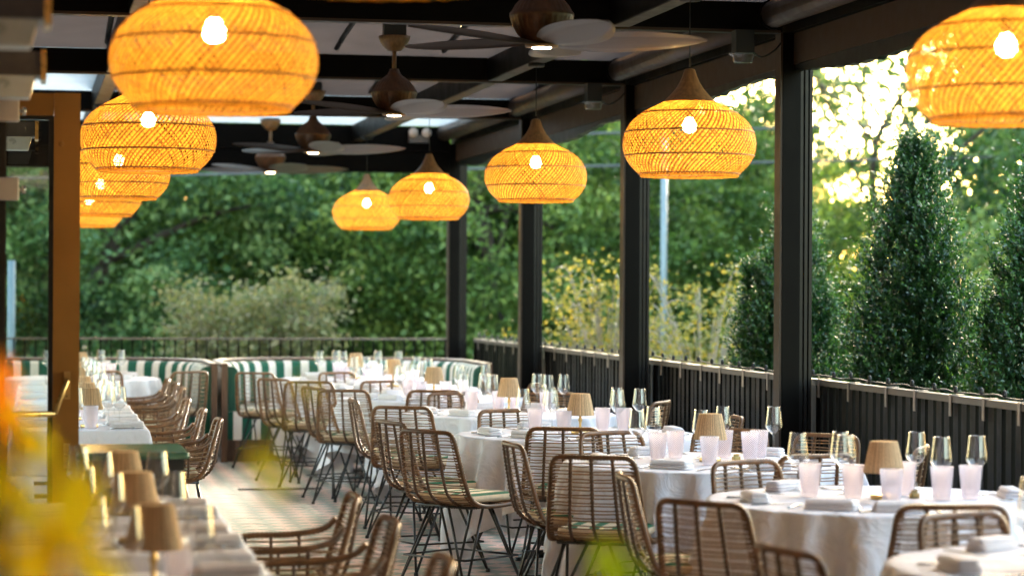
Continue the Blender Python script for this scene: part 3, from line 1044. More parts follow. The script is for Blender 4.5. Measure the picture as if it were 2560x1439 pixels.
def make_napkin():
    b = MB()
    b.rbox(-.105, .105, -.044, .044, 0, .012, .020, 0, 4, .001)
    b.rbox(-.102, .105, -.041, .042, .0125, .024, .020, 0, 4, .004)
    b.rbox(-.098, .101, -.043, .034, .0285, .036, .018, 0, 4, .006)
    rr = random.Random(12)
    q = []
    for x, y, z in b.v:
        k = z / .04
        z2 = z * (1 - 1.6 * max(0, abs(x) - .06) ** 1.2) * (1 - 14 * max(0, abs(y) - .026) * k) + k * .0022 * math.sin(x * 60 + y * 90)
        q.append((x + .004 * k * math.sin(y * 80), y + .005 * math.sin(x * 26 + 1) * (.4 + k), max(z2, 0)))
    b.v = q
    return b


lampP = Proto(make_lamp())
wine_me = make_wine().mesh('wine_glass', 'glass')
tum_me = make_tumbler().mesh('tumbler', 'hobnail')
nap_me = make_napkin().mesh('napkin', 'napkin')
kn = MB(); kn.add([(0, -.004, 0), (.10, -.005, 0), (.105, .005, 0), (0, .005, 0), (0, -.004, .003), (.10, -.005, .003), (.105, .005, .003), (0, .005, .003)], [(3, 2, 1, 0), (4, 5, 6, 7), (0, 1, 5, 4), (1, 2, 6, 5), (2, 3, 7, 6), (3, 0, 4, 7)])
kn.add([(.1, -.006, 0), (.19, -.008, 0), (.215, .003, 0), (.1, .007, 0), (.1, -.006, .0015), (.19, -.008, .0015), (.215, .003, .0015), (.1, .007, .0015)], [(3, 2, 1, 0), (4, 5, 6, 7), (0, 1, 5, 4), (1, 2, 6, 5), (2, 3, 7, 6), (3, 0, 4, 7)])
knife_me = kn.mesh('knife', 'dark_steel')
fk = MB()
fk.tube([(0, 0, .003), (.06, 0, .003), (.12, 0, .006), (.14, 0, .005)], [.005, .004, .003, .006], 6)
for yy in (-.009, -.003, .003, .009):
    fk.tube([(.138, yy * .6, .005), (.155, yy, .003), (.19, yy, .006)], [.002, .0018, .001], 4)
fork_me = fk.mesh('fork', 'steel')
mh = MB(); mh.rbox(-.02, .02, -.012, .012, 0, .022, .004, 0, 2); mh.box(-.016, .016, -.001, .001, .0221, .034)
menu_me = mh.mesh('table_number_holder', 'menu')
ORD = {1: ['only'], 2: ['left', 'right'], 3: ['leftmost', 'middle', 'rightmost']}


def ranks(n):
    if n in ORD: return ORD[n]
    w_ = ['second', 'third', 'fourth', 'fifth', 'sixth', 'seventh']
    return ['leftmost'] + [w_[i] + ' from left' for i in range(n - 2)] + ['rightmost']


psi = math.atan(1216 / 6044)


def px(p):
    xc = p[0] * math.cos(psi) - p[1] * math.sin(psi); zc = p[0] * math.sin(psi) + p[1] * math.cos(psi)
    return xc / zc


def put_row(me, name, desc, cat, pts, nm, group, rot=None):
    pts = sorted(pts, key=px)
    for r_, p in zip(ranks(len(pts)), pts):
        o = link(name, me, None, (p[0], p[1], p[3] if len(p) > 3 else TZ), p[2] if len(p) > 2 else random.uniform(0, 6))
        tag(o, desc % r_ + ' on the ' + nm, cat, group)


WINE = {1: [(3.21, 9.80), (3.42, 9.86), (3.36, 9.62), (3.74, 9.80), (3.72, 9.46), (3.90, 9.52)],
        2: [(3.02, 11.80), (3.17, 12.05), (3.33, 11.72), (3.55, 12.08), (3.80, 12.0)],
        3: [(3.55, 14.38), (3.47, 14.02), (3.66, 14.24), (2.95, 14.30), (3.14, 14.42), (3.08, 14.08)],
        4: [(3.55, 16.72), (3.58, 16.50), (3.72, 16.62), (3.02, 16.72), (3.18, 16.80), (3.20, 16.56)],
        5: [(3.33, 18.62), (3.58, 18.82), (3.02, 18.9), (2.88, 18.70), (2.82, 18.40)],
        6: [(2.80, 20.86), (2.92, 20.95), (2.96, 20.2), (3.36, 20.92), (3.36, 20.3)],
        7: [(2.72, 22.72), (2.9, 22.88), (2.94, 22.66), (3.30, 22.86), (3.48, 22.74)],
        0: [(2.95, 6.78), (3.2, 7.35)],
        8: [(.70, 23.02), (.88, 22.96), (.2, 22.9)]}
TUM = {1: [(3.18, 9.55), (3.33, 9.44), (3.40, 9.18), (3.60, 9.56), (3.66, 9.30), (3.80, 9.34)],
       2: [(3.08, 11.62), (3.22, 11.80), (3.26, 11.32), (3.48, 11.82), (3.57, 11.66), (3.66, 11.80)],
       3: [(2.97, 14.05), (3.09, 13.80), (3.40, 14.12), (3.52, 14.08)],
       4: [(3.04, 16.50), (3.22, 16.46), (3.36, 16.62), (3.52, 16.28)],
       5: [(2.92, 18.6), (2.96, 18.22), (3.15, 18.20), (3.32, 18.42)],
       6: [(2.92, 20.66), (2.88, 20.36), (3.22, 20.34), (3.3, 20.66), (3.1, 20.82)],
       7: [(2.88, 22.62), (2.98, 22.80), (3.16, 22.66), (3.22, 22.3), (2.86, 22.3)],
       0: [(3.05, 6.95)],
       8: [(.72, 22.82), (.78, 22.62)]}
CHANG = {1: (180, 225, 260, 0, 118), 2: (180, 235, 282, 330, 40, 110), 3: (180, 222, 262, 0, 110), 4: (180, 225, 330, 50, 105), 5: (190, 222, 262, 115), 6: (200, 232, 120), 7: (220, 130, 50), 0: (180, 115), 8: (310, 250, 30)}
for i, ((x, y), nm) in enumerate(zip(ROUND, RN)):
    lampP.place((x, y, TZ), random.uniform(0, 6), 'small brass lamp with straw shade on the ' + nm, 'lamp', 'table lamps')
    put_row(wine_me, 'wine_glass', '%s empty wine glass', 'wine glass', WINE[i], nm, 'wine glasses on the tables')
    put_row(tum_me, 'tumbler', '%s pale pink hobnail tumbler', 'tumbler', TUM[i], nm, 'pink tumblers on the tables')
    nps, kns, fks = [], [], []
    for a in CHANG[i]:
        a = R(a + random.uniform(-5, 5)); c, s = math.cos(a), math.sin(a)
        tx, ty = -s, c
        nps.append((x + c * .55, y + s * .55, a + math.pi / 2 + random.uniform(-.25, .25)))
        kns.append((x + c * .62 + tx * .155, y + s * .62 + ty * .155, a + math.pi + random.uniform(-.12, .12)))
        fks.append((x + c * .62 - tx * .155, y + s * .62 - ty * .155, a + math.pi + random.uniform(-.12, .12)))
    put_row(nap_me, 'napkin', '%s folded pale napkin', 'napkin', nps, nm, 'napkins on the tables')
    put_row(knife_me, 'knife', '%s dark knife', 'knife', kns, nm, 'knives on the tables')
    put_row(fork_me, 'fork', '%s steel fork', 'fork', fks, nm, 'forks on the tables')
    if i in (1, 2):
        put_row(menu_me, 'table_number_holder', '%s little brass card holder beside the lamp', 'card holder', [(x + .14, y + .02, .3)], nm, 'card holders')
SQ = [(y, 'small table ' + lb) for y, lb in zip(LT, LN)] + [(y, 'small table ' + lb) for y, lb in zip(FT, FN)]
for k, (y, nm) in enumerate(SQ):
    near = k >= 6
    lx = .36 if near else .38
    lampP.place((lx, y - .03 if not near else y, TZ), random.uniform(0, 6), 'small brass lamp with straw shade on the ' + nm, 'lamp', 'table lamps')
    if near:
        put_row(wine_me, 'wine_glass', '%s empty wine glass', 'wine glass', [(.20, y + .16), (.48, y - .13), (.28, y - .16)], nm, 'wine glasses on the tables')
        put_row(tum_me, 'tumbler', '%s pale hobnail tumbler', 'tumbler', [(.44, y + .17)], nm, 'pink tumblers on the tables')
    else:
        put_row(wine_me, 'wine_glass', '%s empty wine glass', 'wine glass', [(.30, y - .17), (.50, y + .12), (.25, y + .15), (.56, y - .02)], nm, 'wine glasses on the tables')
        put_row(tum_me, 'tumbler', '%s pale hobnail tumbler', 'tumbler', [(.385, y - .19), (.28, y + .02)], nm, 'pink tumblers on the tables')
    put_row(nap_me, 'napkin', '%s folded pale napkin', 'napkin', [(.60, y - .16, .1), (.59, y + .20, -.08), (.06, y + .05, .05)], nm, 'napkins on the tables')
    put_row(fork_me, 'fork', '%s steel fork', 'fork', [(.50, y - .235, .05)], nm, 'forks on the tables')
    put_row(knife_me, 'knife', '%s dark knife', 'knife', [(.47, y + .30, .0)], nm, 'knives on the tables')

# ------------------------------------------------------------------ banquettes
def booth(x0, x1, yf, yb, lb, rad=.85):
    root = thing('banquette', lb, 'banquette', ((x0 + x1) / 2, yb, 0), 0, 'striped curved booths')
    cx = (x0 + x1) / 2

    def path(off):
        a0, a1, b1, r = x0 + off, x1 - off, yb - off, max(rad - off, .02)
        P = []
        for y in np.linspace(yf, b1 - r, 8): P.append((a0, y))
        for k in range(1, 12):
            a = R(180 - 90 * k / 12); P.append((a0 + r + r * math.cos(a), b1 - r + r * math.sin(a)))
        for x in np.linspace(a0 + r, a1 - r, 10): P.append((x, b1))
        for k in range(1, 12):
            a = R(90 - 90 * k / 12); P.append((a1 - r + r * math.cos(a), b1 - r + r * math.sin(a)))
        for y in np.linspace(b1 - r, yf, 8): P.append((a1, y))
        return P
    base = path(.1)
    L = [0]
    for p, q in zip(base, base[1:]): L.append(L[-1] + math.hypot(q[0] - p[0], q[1] - p[1]))

    def sweep(prof, name, m, caps=True, capm=None, dy=0.):
        b = MB(); n = len(L); k = len(prof); vs_ = []
        for off, z in prof:
            for (px_, py_) in path(off):
                vs_.append((px_ - cx, py_ - yb + (dy if py_ <= yf + 1e-6 else 0), z))
        fs = []; uv = []
        for j in range(k):
            jj = (j + 1) % k
            for i in range(n - 1):
                fs.append((j * n + i, j * n + i + 1, jj * n + i + 1, jj * n + i))
                uv.append(((L[i], j), (L[i + 1], j), (L[i + 1], jj), (L[i], jj)))
        b.add(vs_, fs, 0, True, uv)
        if caps:
            cu_ = [(off + .07, z) for off, z in prof]
            b.add([vs_[j * n] for j in range(k)], [tuple(range(k))], 1 if capm else 0, False, [cu_])
            b.add([vs_[j * n + n - 1] for j in range(k)], [tuple(range(k - 1, -1, -1))], 1 if capm else 0, False, [cu_[::-1]])
        return b.build(name, [m] + ([capm] if capm else []), root)
    sweep([(.0, .20), (.035, .20), (.035, .872), (.0, .872)], 'outer_shell', 'booth_wood')
    sweep([(-.012, .8735), (.052, .8735), (.052, .895), (.045, .90), (-.005, .90), (-.012, .893)], 'cap_rail', 'booth_cap')
    sweep([(.0365, .46), (.16, .46), (.165, .52), (.155, .70), (.15, .80), (.135, .845), (.10, .868), (.0365, .870)], 'back_cushion', 'booth_stripe', True, 'booth_green')
    sweep([(.0365, .20), (.56, .20), (.575, .24), (.575, .40), (.565, .44), (.53, .458), (.0365, .4585)], 'seat_cushion', 'booth_stripe', True)
    sweep([(.02, .0), (.52, .0), (.52, .199), (.02, .199)], 'plinth', 'booth_wood')
    for xx in (x0, x1):
        s = 1 if xx == x0 else -1
        a, b_ = sorted((xx - s * .012, xx + s * .045))
        MB().box(a - cx, b_ - cx, yf - yb - .06, yf - yb - .002, 0, .90).build('end_post', 'booth_wood', root)
    return root


booth(-.86, 1.705, 22.15, 24.0, 'curved green and white striped booth at the left end')
booth(1.765, 4.25, 22.15, 24.0, 'curved green and white striped booth in the far corner by the railing')

# ------------------------------------------------------------------ pendants
SH = [(.25, 0), (.302, .05), (.335, .105), (.345, .165), (.334, .225), (.296, .285), (.232, .335), (.168, .367), (.128, .386)]


def sh(t):
    x = t * (len(SH) - 1); i = min(int(x), len(SH) - 2); u = x - i
    P = [Vector((*SH[max(0, min(len(SH) - 1, k))], 0)) for k in (i - 1, i, i + 1, i + 2)]
    a, b, c, d = P
    q = .5 * ((2 * b) + (c - a) * u + (2 * a - 5 * b + 4 * c - d) * u * u + (3 * b - a - 3 * c + d) * u ** 3)
    return q.x, q.y


def make_pendant(drop):
    t = thing('pendant_lamp', 'x', 'pendant lamp')
    N = 84; S = 20
    rr = random.Random(2)
    for d_, off, mt in ((1, .0026, 'cane_dark'), (-1, -.0012, 'cane')):
        b = MB()
        for k in range(N):
            a0 = 2 * math.pi * (k + rr.uniform(-.16, .16)) / N
            wdt = (.0052 if d_ > 0 else .0072) * rr.uniform(.75, 1.2)
            vs_ = []
            for i in range(S + 1):
                u = i / S; r, z = sh(u); a = a0 + d_ * u * 1.25
                wob = .0012 * math.sin(a * 40 + d_)
                rr_ = r + off + wob
                da = min(wdt / r, .95 * math.pi / N)
                vs_ += [(rr_ * math.cos(a - da), rr_ * math.sin(a - da), z), (rr_ * math.cos(a + da), rr_ * math.sin(a + da), z)]
            b.add(vs_, [(2 * i, 2 * i + 1, 2 * i + 3, 2 * i + 2) for i in range(S)], 0, True)
        b.build('woven_shade', mt, t)
    for u in (.0, .035, .245, .5, .72, .985):
        r, z = sh(u)
        n = 72
        q = MB(); q.tube([((r + .001) * math.cos(2 * math.pi * k / n), (r + .001) * math.sin(2 * math.pi * k / n), z) for k in range(n)], coil(n, .0042 if u > .02 else .006, .15), 5, True)
        q.build('ring', 'cane_ring' if u > .01 else 'cane', t)  # bottom ring in brighter cane, imitating the lamp-lit rim
    c = MB(); c.lathe([(.133, .383), (.128, .392), (.100, .420), (.072, .452), (.052, .485), (.039, .515), (.031, .54), (.026, .552), (.012, .556)], 32, cap=False)
    c.lathe([(.012, .556), (.02, .545), (.09, .415), (.124, .386), (.133, .383)], 24, cap=False)
    c.build('wood_cap', 'turned_wood', t)
    q = MB(); q.tube([(0, 0, .55), (0, 0, drop - .022)], .0035, 6); q.build('cord', 'cord', t)
    q = MB(); q.lathe([(.004, drop - .022), (.052, drop - .022), (.056, drop - .018), (.056, drop - .001)], 24); q.build('ceiling_rose', 'cord', t)
    q = MB(); q.lathe([(.018, .302), (.02, .31), (.022, .36), (.02, .40), (.006, .42)], 14); q.build('socket', 'cord', t)
    q = MB(); q.tube([(0, 0, .42), (0, 0, .549)], .006, 6); q.build('stem', 'cord', t)
    q = MB(); q.lathe([(.001, .222), (.018, .225), (.031, .235), (.037, .250), (.036, .266), (.029, .281), (.024, .292), (.017, .302)], 18, cap=False)
    q.build('bulb', 'bulb', t)
    return t


PZ = 2.185
pen = Proto(make_pendant(3.112 - PZ))
PL = ['whose lower rim hangs over the top edge', 'the biggest one, out of focus at the upper left', 'second in the left row', 'third in the left row, cut by the door frame', 'fourth in the left row, mostly hidden', 'farthest in the left row, lowest sliver showing']
PR = ['cut off by the right edge of the picture', 'in front of the big near post', 'hanging before the middle post', 'second farthest in the right row', 'farthest in the right row']
for y, lb in zip((4.25, 8.07, 12.46, 16.49, 20.51, 24.3), PL):
    pen.place((.61, y, PZ - (.035 if y < 5 else 0)), random.uniform(0, 6), 'glowing woven rattan pendant lamp ' + lb, 'pendant lamp', 'rattan pendant lamps')
for y, lb in zip((7.86, 12.11, 15.96, 20.36, 24.2), PR):
    pen.place((3.32 if y < 9 else 3.37, y, PZ), random.uniform(0, 6), 'glowing woven rattan pendant lamp ' + lb, 'pendant lamp', 'rattan pendant lamps')

# ------------------------------------------------------------------ ceiling fans
def make_fan():
    t = thing('ceiling_fan', 'x', 'ceiling fan')
    q = MB(); q.box(-.075, .075, -.075, .075, .52, .655); q.build('mount_box', 'cord', t)
    q = MB(); q.lathe([(.02, .415), (.045, .42), (.075, .45), (.10, .49), (.108, .519), (.02, .5195)], 24); q.build('bell_canopy', 'turned_wood', t)
    q = MB(); q.lathe([(.014, .255), (.014, .415)], 12); q.build('down_rod', 'turned_wood', t)
    q = MB()
    pr = [(.02, .0), (.055, .004), (.085, .018), (.115, .05), (.138, .09), (.150, .125), (.153, .138), (.153, .150), (.143, .160), (.130, .185), (.105, .215), (.072, .24), (.045, .262), (.034, .285), (.030, .30)]
    q.lathe(pr, 96, mod=lambda i, a: 1 + (.022 * math.sin(a * 32) if i not in (6, 7) else .012)); q.build('rattan_housing', 'fan_rattan', t)
    q = MB(); q.lathe([(.001, -.016), (.045, -.016), (.048, -.010), (.048, -.001)], 24); q.build('light_disc', 'fan_light', t)
    q = MB(); q.lathe([(.050, -.014), (.078, -.012), (.082, .002), (.05, .004)], 24); q.build('light_trim', 'turned_wood', t)
    for k in range(5):
        n = 18; vs_ = []
        m_ = MB()
        for zoff in (.006, -.006):
            for i in range(n + 1):
                u = i / n
                x = .055 + u * .745
                wd = .135 * (math.sin(math.pi * min(1, (u * .93 + .06))) ** .62) * (1 - .15 * u)
                if i == n: wd = .004
                for s in (-1, -.5, 0, .5, 1):
                    e = (1 - .85 * abs(s) ** 3)
                    vs_.append((x, s * wd + .02 * math.sin(u * 3), .012 + zoff * e + .02 * u - s * wd * .30))
        fs = []
        for L_ in range(2):
            o_ = L_ * (n + 1) * 5
            for i in range(n):
                for j in range(4):
                    f = (o_ + i * 5 + j, o_ + i * 5 + j + 1, o_ + (i + 1) * 5 + j + 1, o_ + (i + 1) * 5 + j)
                    fs.append(f[::-1] if L_ == 0 else f)
        h = (n + 1) * 5
        for i in range(n):
            for j in (0, 4):
                fs.append((i * 5 + j, (i + 1) * 5 + j, h + (i + 1) * 5 + j, h + i * 5 + j))
        m_.add(vs_, fs, 0, True)
        o = m_.build('blade', 'fan_wood', t); o.rotation_euler = (0, 0, 2 * math.pi * k / 5)
    return t


fan = Proto(make_fan())
for y, rz, lb in ((11.34, R(-8), 'nearest, its long blade crossing the ceiling'), (16.08, R(-4), 'second from the camera'), (20.75, R(-10), 'third from the camera'), (24.45, R(2), 'farthest, low against the trees')):
    fan.place((2.42, y, 2.765), rz, 'rattan and wood ceiling fan, ' + lb, 'ceiling fan', 'ceiling fans')
for y, lb in ((13.0, 'nearest fan'), (17.0, 'second fan')):
    b = MB(); P = crom([(2.50, y + .0, 3.40), (2.72, y + .1, 3.325), (2.94, y + .2, 3.40)], 10)
    b.tube(P, .006, 6)
    tag(b.build('power_cable', 'cord'), 'black cable sagging under the roof beside the ' + lb, 'cable')
for (y, lb) in ((13.58, 'on the beam by the big near post'), (17.38, 'on the beam by the second post')):
    t = thing('sensor_box', 'black box with a clear base ' + lb, 'sensor', (4.10, y, 3.11), 0, 'sensor boxes')
    q = MB(); q.box(-.055, .055, -.05, .05, -.135, -.004 + .003); q.build('housing', 'cord', t)
    q = MB(); q.lathe([(.085, -.137), (.082, -.145), (.062, -.150), (.058, -.185), (.052, -.190), (.001, -.190)], 20, cap=False); q.build('clear_cup', 'glass', t)
    q = MB(); q.tube(crom([(.05, 0, -.12), (.12, .02, -.15), (.2, .03, -.11), (.248, .04, -.06)], 6), .006, 6); q.build('lead', 'cord', t)
t = thing('emergency_lamp', 'small twin head emergency lamp on the far header beam', 'emergency lamp', (4.02, 24.985, 3.14))
q = MB(); q.box(-.10, .10, -.05, .034, -.03, .05); q.build('housing', 'heater', t)
for s in (-1, 1):
    q = MB(); q.tube([(s * .07, -.052, .075), (s * .07, -.10, .07)], [.04, .05], 14); q.build('lamp_head', 'white_box', t)

# ------------------------------------------------------------------ bronze door, boxes, heaters, counter
D = thing('open_door', 'open bronze glass door at the left edge with a long pull bar', 'door', (-.30, 10.45, 0))
MB().box(.415, .525, -.025, .025, .004, 2.415).build('stile', 'door_paint', D)
MB().box(-.40, -.29, -.025, .025, .004, 2.415).build('stile', 'door_paint', D)
MB().box(-.289, .414, -.024, .024, 2.318, 2.413).build('top_rail', 'door_paint', D)
MB().box(-.289, .414, -.024, .024, .006, .22).build('bottom_rail', 'door_paint', D)
b = MB(); b.box(.394, .4145, -.020, .020, .221, 2.317).box(-.289, -.27, -.020, .020, .221, 2.317).box(-.27, .394, -.02, .02, 2.30, 2.317).box(-.27, .394, -.02, .02, .221, .235)
b.build('gasket', 'door_dark', D)
MB().box(-.271, .395, -.004, .004, .234, 2.301).build('glass_pane', 'pane', D)
q = MB(); q.box(.462, .488, -.050, -.0255, 1.12, 1.235); q.box(.462, .488, -.050, -.0255, .83, .93)
q.tube(crom([(.475, -.052, 1.20), (.46, -.085, 1.16), (.435, -.095, 1.09), (.425, -.095, 1.06)], 6), .011, 8)
q.tube([(.425, -.095, 1.06), (-.28, -.095, 1.06)], .012, 10)
q.build('pull_handle', 'brass', D)
q = MB(); q.lathe([(.012, 0), (.012, .004), (.009, .006)], 14)
me = q.mesh('screw_cover', 'door_paint')
o = link('screw_cover', me, D, (.445, -.026, 2.20)); o.rotation_euler = (R(90), 0, 0)
for z, lb in ((2.30, 'upper beige lock box on the door jamb at the left edge'), (1.985, 'lower beige lock box on the door jamb at the left edge')):
    t = thing('lock_box', lb, 'lock box', (-.083, 9.90, z), 0, 'lock boxes on the jamb')
    q = MB(); q.rbox(-.06, .055, -.04, .04, -.045, .045, .008, 0, 3); q.build('casing', 'white_box', t)
    q = MB(); q.tube([(.055, 0, -.002), (.066, 0, -.002)], .008, 10); q.tube([(.066, 0, -.002), (.082, 0, -.002)], [.018, .016], 14); q.build('knob', 'steel', t)
t = thing('door_jamb', 'dark steel door jamb upright at the far left edge', 'door jamb', (-.10, 9.98, 0))
MB().box(-.05, .018, -.04, .06, 0, 3.11).build('upright', 'door_dark', t)
MB().box(.0185, .022, -.035, -.028, 0, 3.1).build('edge_strip', 'trim_and_lit_faces', t)
for x, y, z, lb in ((-.58, 7.1, 2.31, 'upper one in the top left corner'), (-.58, 8.75, 2.29, 'lower one above the bronze door'), (-.58, 14.3, 2.41, 'the one seen through the door glass')):
    t = thing('patio_heater', 'long metal infrared heater, ' + lb, 'heater', (x, y, z), 0, 'infrared heaters')
    q = MB(); L_ = .64
    sec = [(-.10, .13), (.06, .13), (.09, .10), (.085, .045), (-.115, .045)]
    vs_ = [(s * L_, a, c) for s in (-1, 1) for a, c in sec]; n = 5
    q.add(vs_, [tuple(range(n)), tuple(range(2 * n - 1, n - 1, -1))] + [(k, n + k, n + (k + 1) % n, (k + 1) % n) for k in range(n)])
    q.build('casing', 'heater', t)
    q = MB(); q.add([(-L_ + .02, -.118, .043), (L_ - .03, -.118, .043), (L_ - .05, -.075, -.03), (-L_ + .02, -.075, -.03), (-L_ + .02, .08, .043), (L_ - .03, .08, .043), (L_ - .05, .05, -.03), (-L_ + .02, .05, -.03)], [(0, 1, 2, 3), (4, 7, 6, 5), (3, 2, 6, 7), (1, 5, 6, 2), (0, 3, 7, 4)])
    q.build('reflector', 'heater_face', t)
    q = MB(); q.box(L_ - .012, L_ + .008, -.122, .095, .03, .135); q.build('end_plate', 'brass', t)
    q = MB()
    for xx in (-.5, .45): q.tube([(xx, 0, .131), (xx, 0, 3.30 - z)], .012, 8)
    q.build('hanger', 'cord', t)
S = thing('marble_counter', 'black service counter with a green marble top at the lower left', 'counter', (.21, 9.83, 0))
MB().box(-.005, .405, -.28, .24, 0, .92).build('cabinet', 'station', S)
MB().rbox(-.012, .425, -.30, .26, .921, .95, .02, 0, 3).build('marble_top', 'marble', S)

# ------------------------------------------------------------------ vegetation
def leaf_mesh(name, C, A, B, tint, mats):
    n = len(C)
    V = np.empty((n, 4, 3), np.float32)
    V[:, 0] = C - A; V[:, 1] = C + B; V[:, 2] = C + A; V[:, 3] = C - B
    me = bpy.data.meshes.new(name)
    me.vertices.add(4 * n); me.loops.add(4 * n); me.polygons.add(n)
    me.vertices.foreach_set('co', V.ravel())
    me.loops.foreach_set('vertex_index', np.arange(4 * n, dtype=np.int32))
    me.polygons.foreach_set('loop_start', np.arange(0, 4 * n, 4, dtype=np.int32))
    me.update(calc_edges=True)
    at = me.attributes.new('tint', 'FLOAT', 'FACE')
    at.data.foreach_set('value', np.clip(tint, 0, 1).astype(np.float32))
    me.materials.append(M[mats])
    return me


def rnd_frames(rng, n, length, width, droop=0.):
    a = rng.normal(size=(n, 3)); a[:, 2] -= droop
    a /= np.linalg.norm(a, axis=1)[:, None]
    b = np.cross(a, rng.normal(size=(n, 3))); b /= np.linalg.norm(b, axis=1)[:, None]
    return a * (length / 2)[:, None], b * (width / 2)[:, None]


def crown(seed, rx, ry, zc, rz, clumps, per, ls, mats, spread=.55, shell=.6, zmin=.1):
    rng = np.random.default_rng(seed)
    d = rng.normal(size=(clumps, 3)); d /= np.linalg.norm(d, axis=1)[:, None]
    rad = shell + (1 - shell) * rng.random(clumps) ** .5
    rad *= rng.uniform(.75, 1.12, clumps)
    K = d * rad[:, None] * np.array([rx, ry, rz]) + np.array([0, 0, zc])
    K[:, 2] = np.maximum(K[:, 2], zmin)
    sz = rng.uniform(.6, 1.3, clumps) * spread
    n = clumps * per
    idx = np.repeat(np.arange(clumps), per)
    off = rng.normal(size=(n, 3)) * sz[idx][:, None] * np.array([1, 1, .6])
    C = K[idx] + off
    C[:, 2] = np.maximum(C[:, 2], zmin)
    L_ = rng.uniform(.7, 1.3, n) * ls
    A, B = rnd_frames(rng, n, L_, L_ * .55, .4)
    ct = rng.uniform(.0, .85, clumps)
    tint = ct[idx] + rng.normal(size=n) * .14 + off[:, 2] / (sz[idx] * 2) * .15  # leaves higher in a clump are paler, imitating light from above
    return leaf_mesh('crown', C, A, B, tint, mats), K


def trunk_mesh(seed, h, r, K, limbs=9):
    rng = random.Random(seed)
    b = MB()
    P = [(0, 0, -.5)] + [(rng.uniform(-.12, .12) * k, rng.uniform(-.12, .12) * k, h * k / 5) for k in range(1, 6)]
    P = crom(P, 4)
    b.tube(P, [r * (1 - .72 * i / (len(P) - 1)) for i in range(len(P))], 9)
    for k in rng.sample(range(len(K)), min(limbs, len(K))):
        e = Vector(K[k]); s = P[rng.randrange(len(P) // 3, len(P) - 2)]
        mid = (s + e) / 2 + Vector((rng.uniform(-.3, .3), rng.uniform(-.3, .3), rng.uniform(-.1, .4)))
        Q = crom([s, mid, e], 5)
        b.tube(Q, [r * .38 * (1 - .85 * i / (len(Q) - 1)) for i in range(len(Q))], 6)
    return b.mesh('trunk', 'bark')


VAR = []
for sd, rx, zc, rz, cl_n, per, ls, mt in ((21, 3.6, 3.3, 3.4, 220, 300, .115, 'leaf_dark'), (22, 3.4, 3.6, 3.6, 200, 300, .11, 'leaf_mid'), (23, 3.8, 4.2, 4.4, 230, 300, .12, 'leaf_dark'), (24, 3.2, 3.2, 3.2, 200, 300, .11, 'leaf_mid'),
                                      (25, 4.4, 6.0, 4.2, 95, 170, .135, 'leaf_airy')):
    cm, K = crown(sd, rx, rx, zc, rz, cl_n, per, ls, mt, spread=.5 if sd == 25 else .33)
    VAR.append((cm, trunk_mesh(sd, zc + rz * .4, .10 if sd == 25 else .22, K)))
TREES = [  # x, y, variant, scale, label
    (-3.6, 40, 2, 1.0, 'dark green tree behind the door glass at the far left'),
    (1.2, 41, 0, 1.05, 'dark green tree behind the left part of the back railing'),
    (5.0, 43, 1, 1.05, 'bushy dark tree behind the middle of the back railing'),
    (7.9, 40, 3, 1.0, 'bright green tree behind the far corner post'),
    (11.0, 43, 3, 1.0, 'bright leafy tree between the far two posts'),
    (13.6, 46, 3, .9, 'lower green tree behind the pale pole'),
    (16.2, 44, 4, 1.05, 'airy tree with sky showing through beside the big near post'),
    (12.8, 50, 4, 1.15, 'airy tree with sky showing through behind the second pendant'),
    (20.8, 47, 4, 1.0, 'airy tall tree with bright gaps right of the big near post'),
    (22.4, 42, 1, .98, 'dense green tree at the right edge under the cut off pendant'),
    (17.8, 33, 2, 1.3, 'unseen dense tree added on the right to block the sun'),  # added out of view to keep low sun off the near tables
    (21.0, 37, 0, 1.5, 'unseen dense tree added farther right to block the sun'),  # second tree added out of view as a sun screen
    (19.2, 53, 4, 1.15, 'airy tree filling the bright gap behind the tall shrub'),
    (-1.0, 52, 1, 1.25, 'taller tree in the back row at the left'),
    (4.0, 54, 3, 1.4, 'taller tree in the back row near the middle fans'),
    (8.6, 53, 0, 1.35, 'taller dark tree in the back row behind the corner post'),
    (18.0, 56, 3, .85, 'low rounded tree in the back row behind the tall shrub'),
]
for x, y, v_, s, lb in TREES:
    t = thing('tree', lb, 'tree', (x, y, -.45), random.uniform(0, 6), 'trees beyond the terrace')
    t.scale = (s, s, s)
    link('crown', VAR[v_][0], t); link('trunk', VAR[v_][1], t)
# far wood filling the view below the crowns
rng = np.random.default_rng(5)
n = 26000
C = np.empty((n, 3)); C[:, 0] = rng.uniform(-16, 46, n); C[:, 1] = rng.uniform(60, 66, n) + 2 * np.sin(C[:, 0])
hmax = 4.2 + 1.2 * np.sin(C[:, 0] * .5) + .8 * np.sin(C[:, 0] * 1.3 + 1)
hmax = np.where(C[:, 0] < 15, hmax + 4.5, hmax)
C[:, 2] = -.4 + rng.random(n) ** .8 * hmax
L_ = rng.uniform(.5, .95, n)
A, B = rnd_frames(rng, n, L_, L_ * .6)
tag(link('far_wood', leaf_mesh('far_wood', C, A, B, .35 + rng.normal(size=n) * .2 + .15 * np.sin(C[:, 0] * 2) * np.sin(C[:, 2] * 2), 'leaf_mid')), 'far mass of green woodland behind the trees', 'wood', kind='stuff')

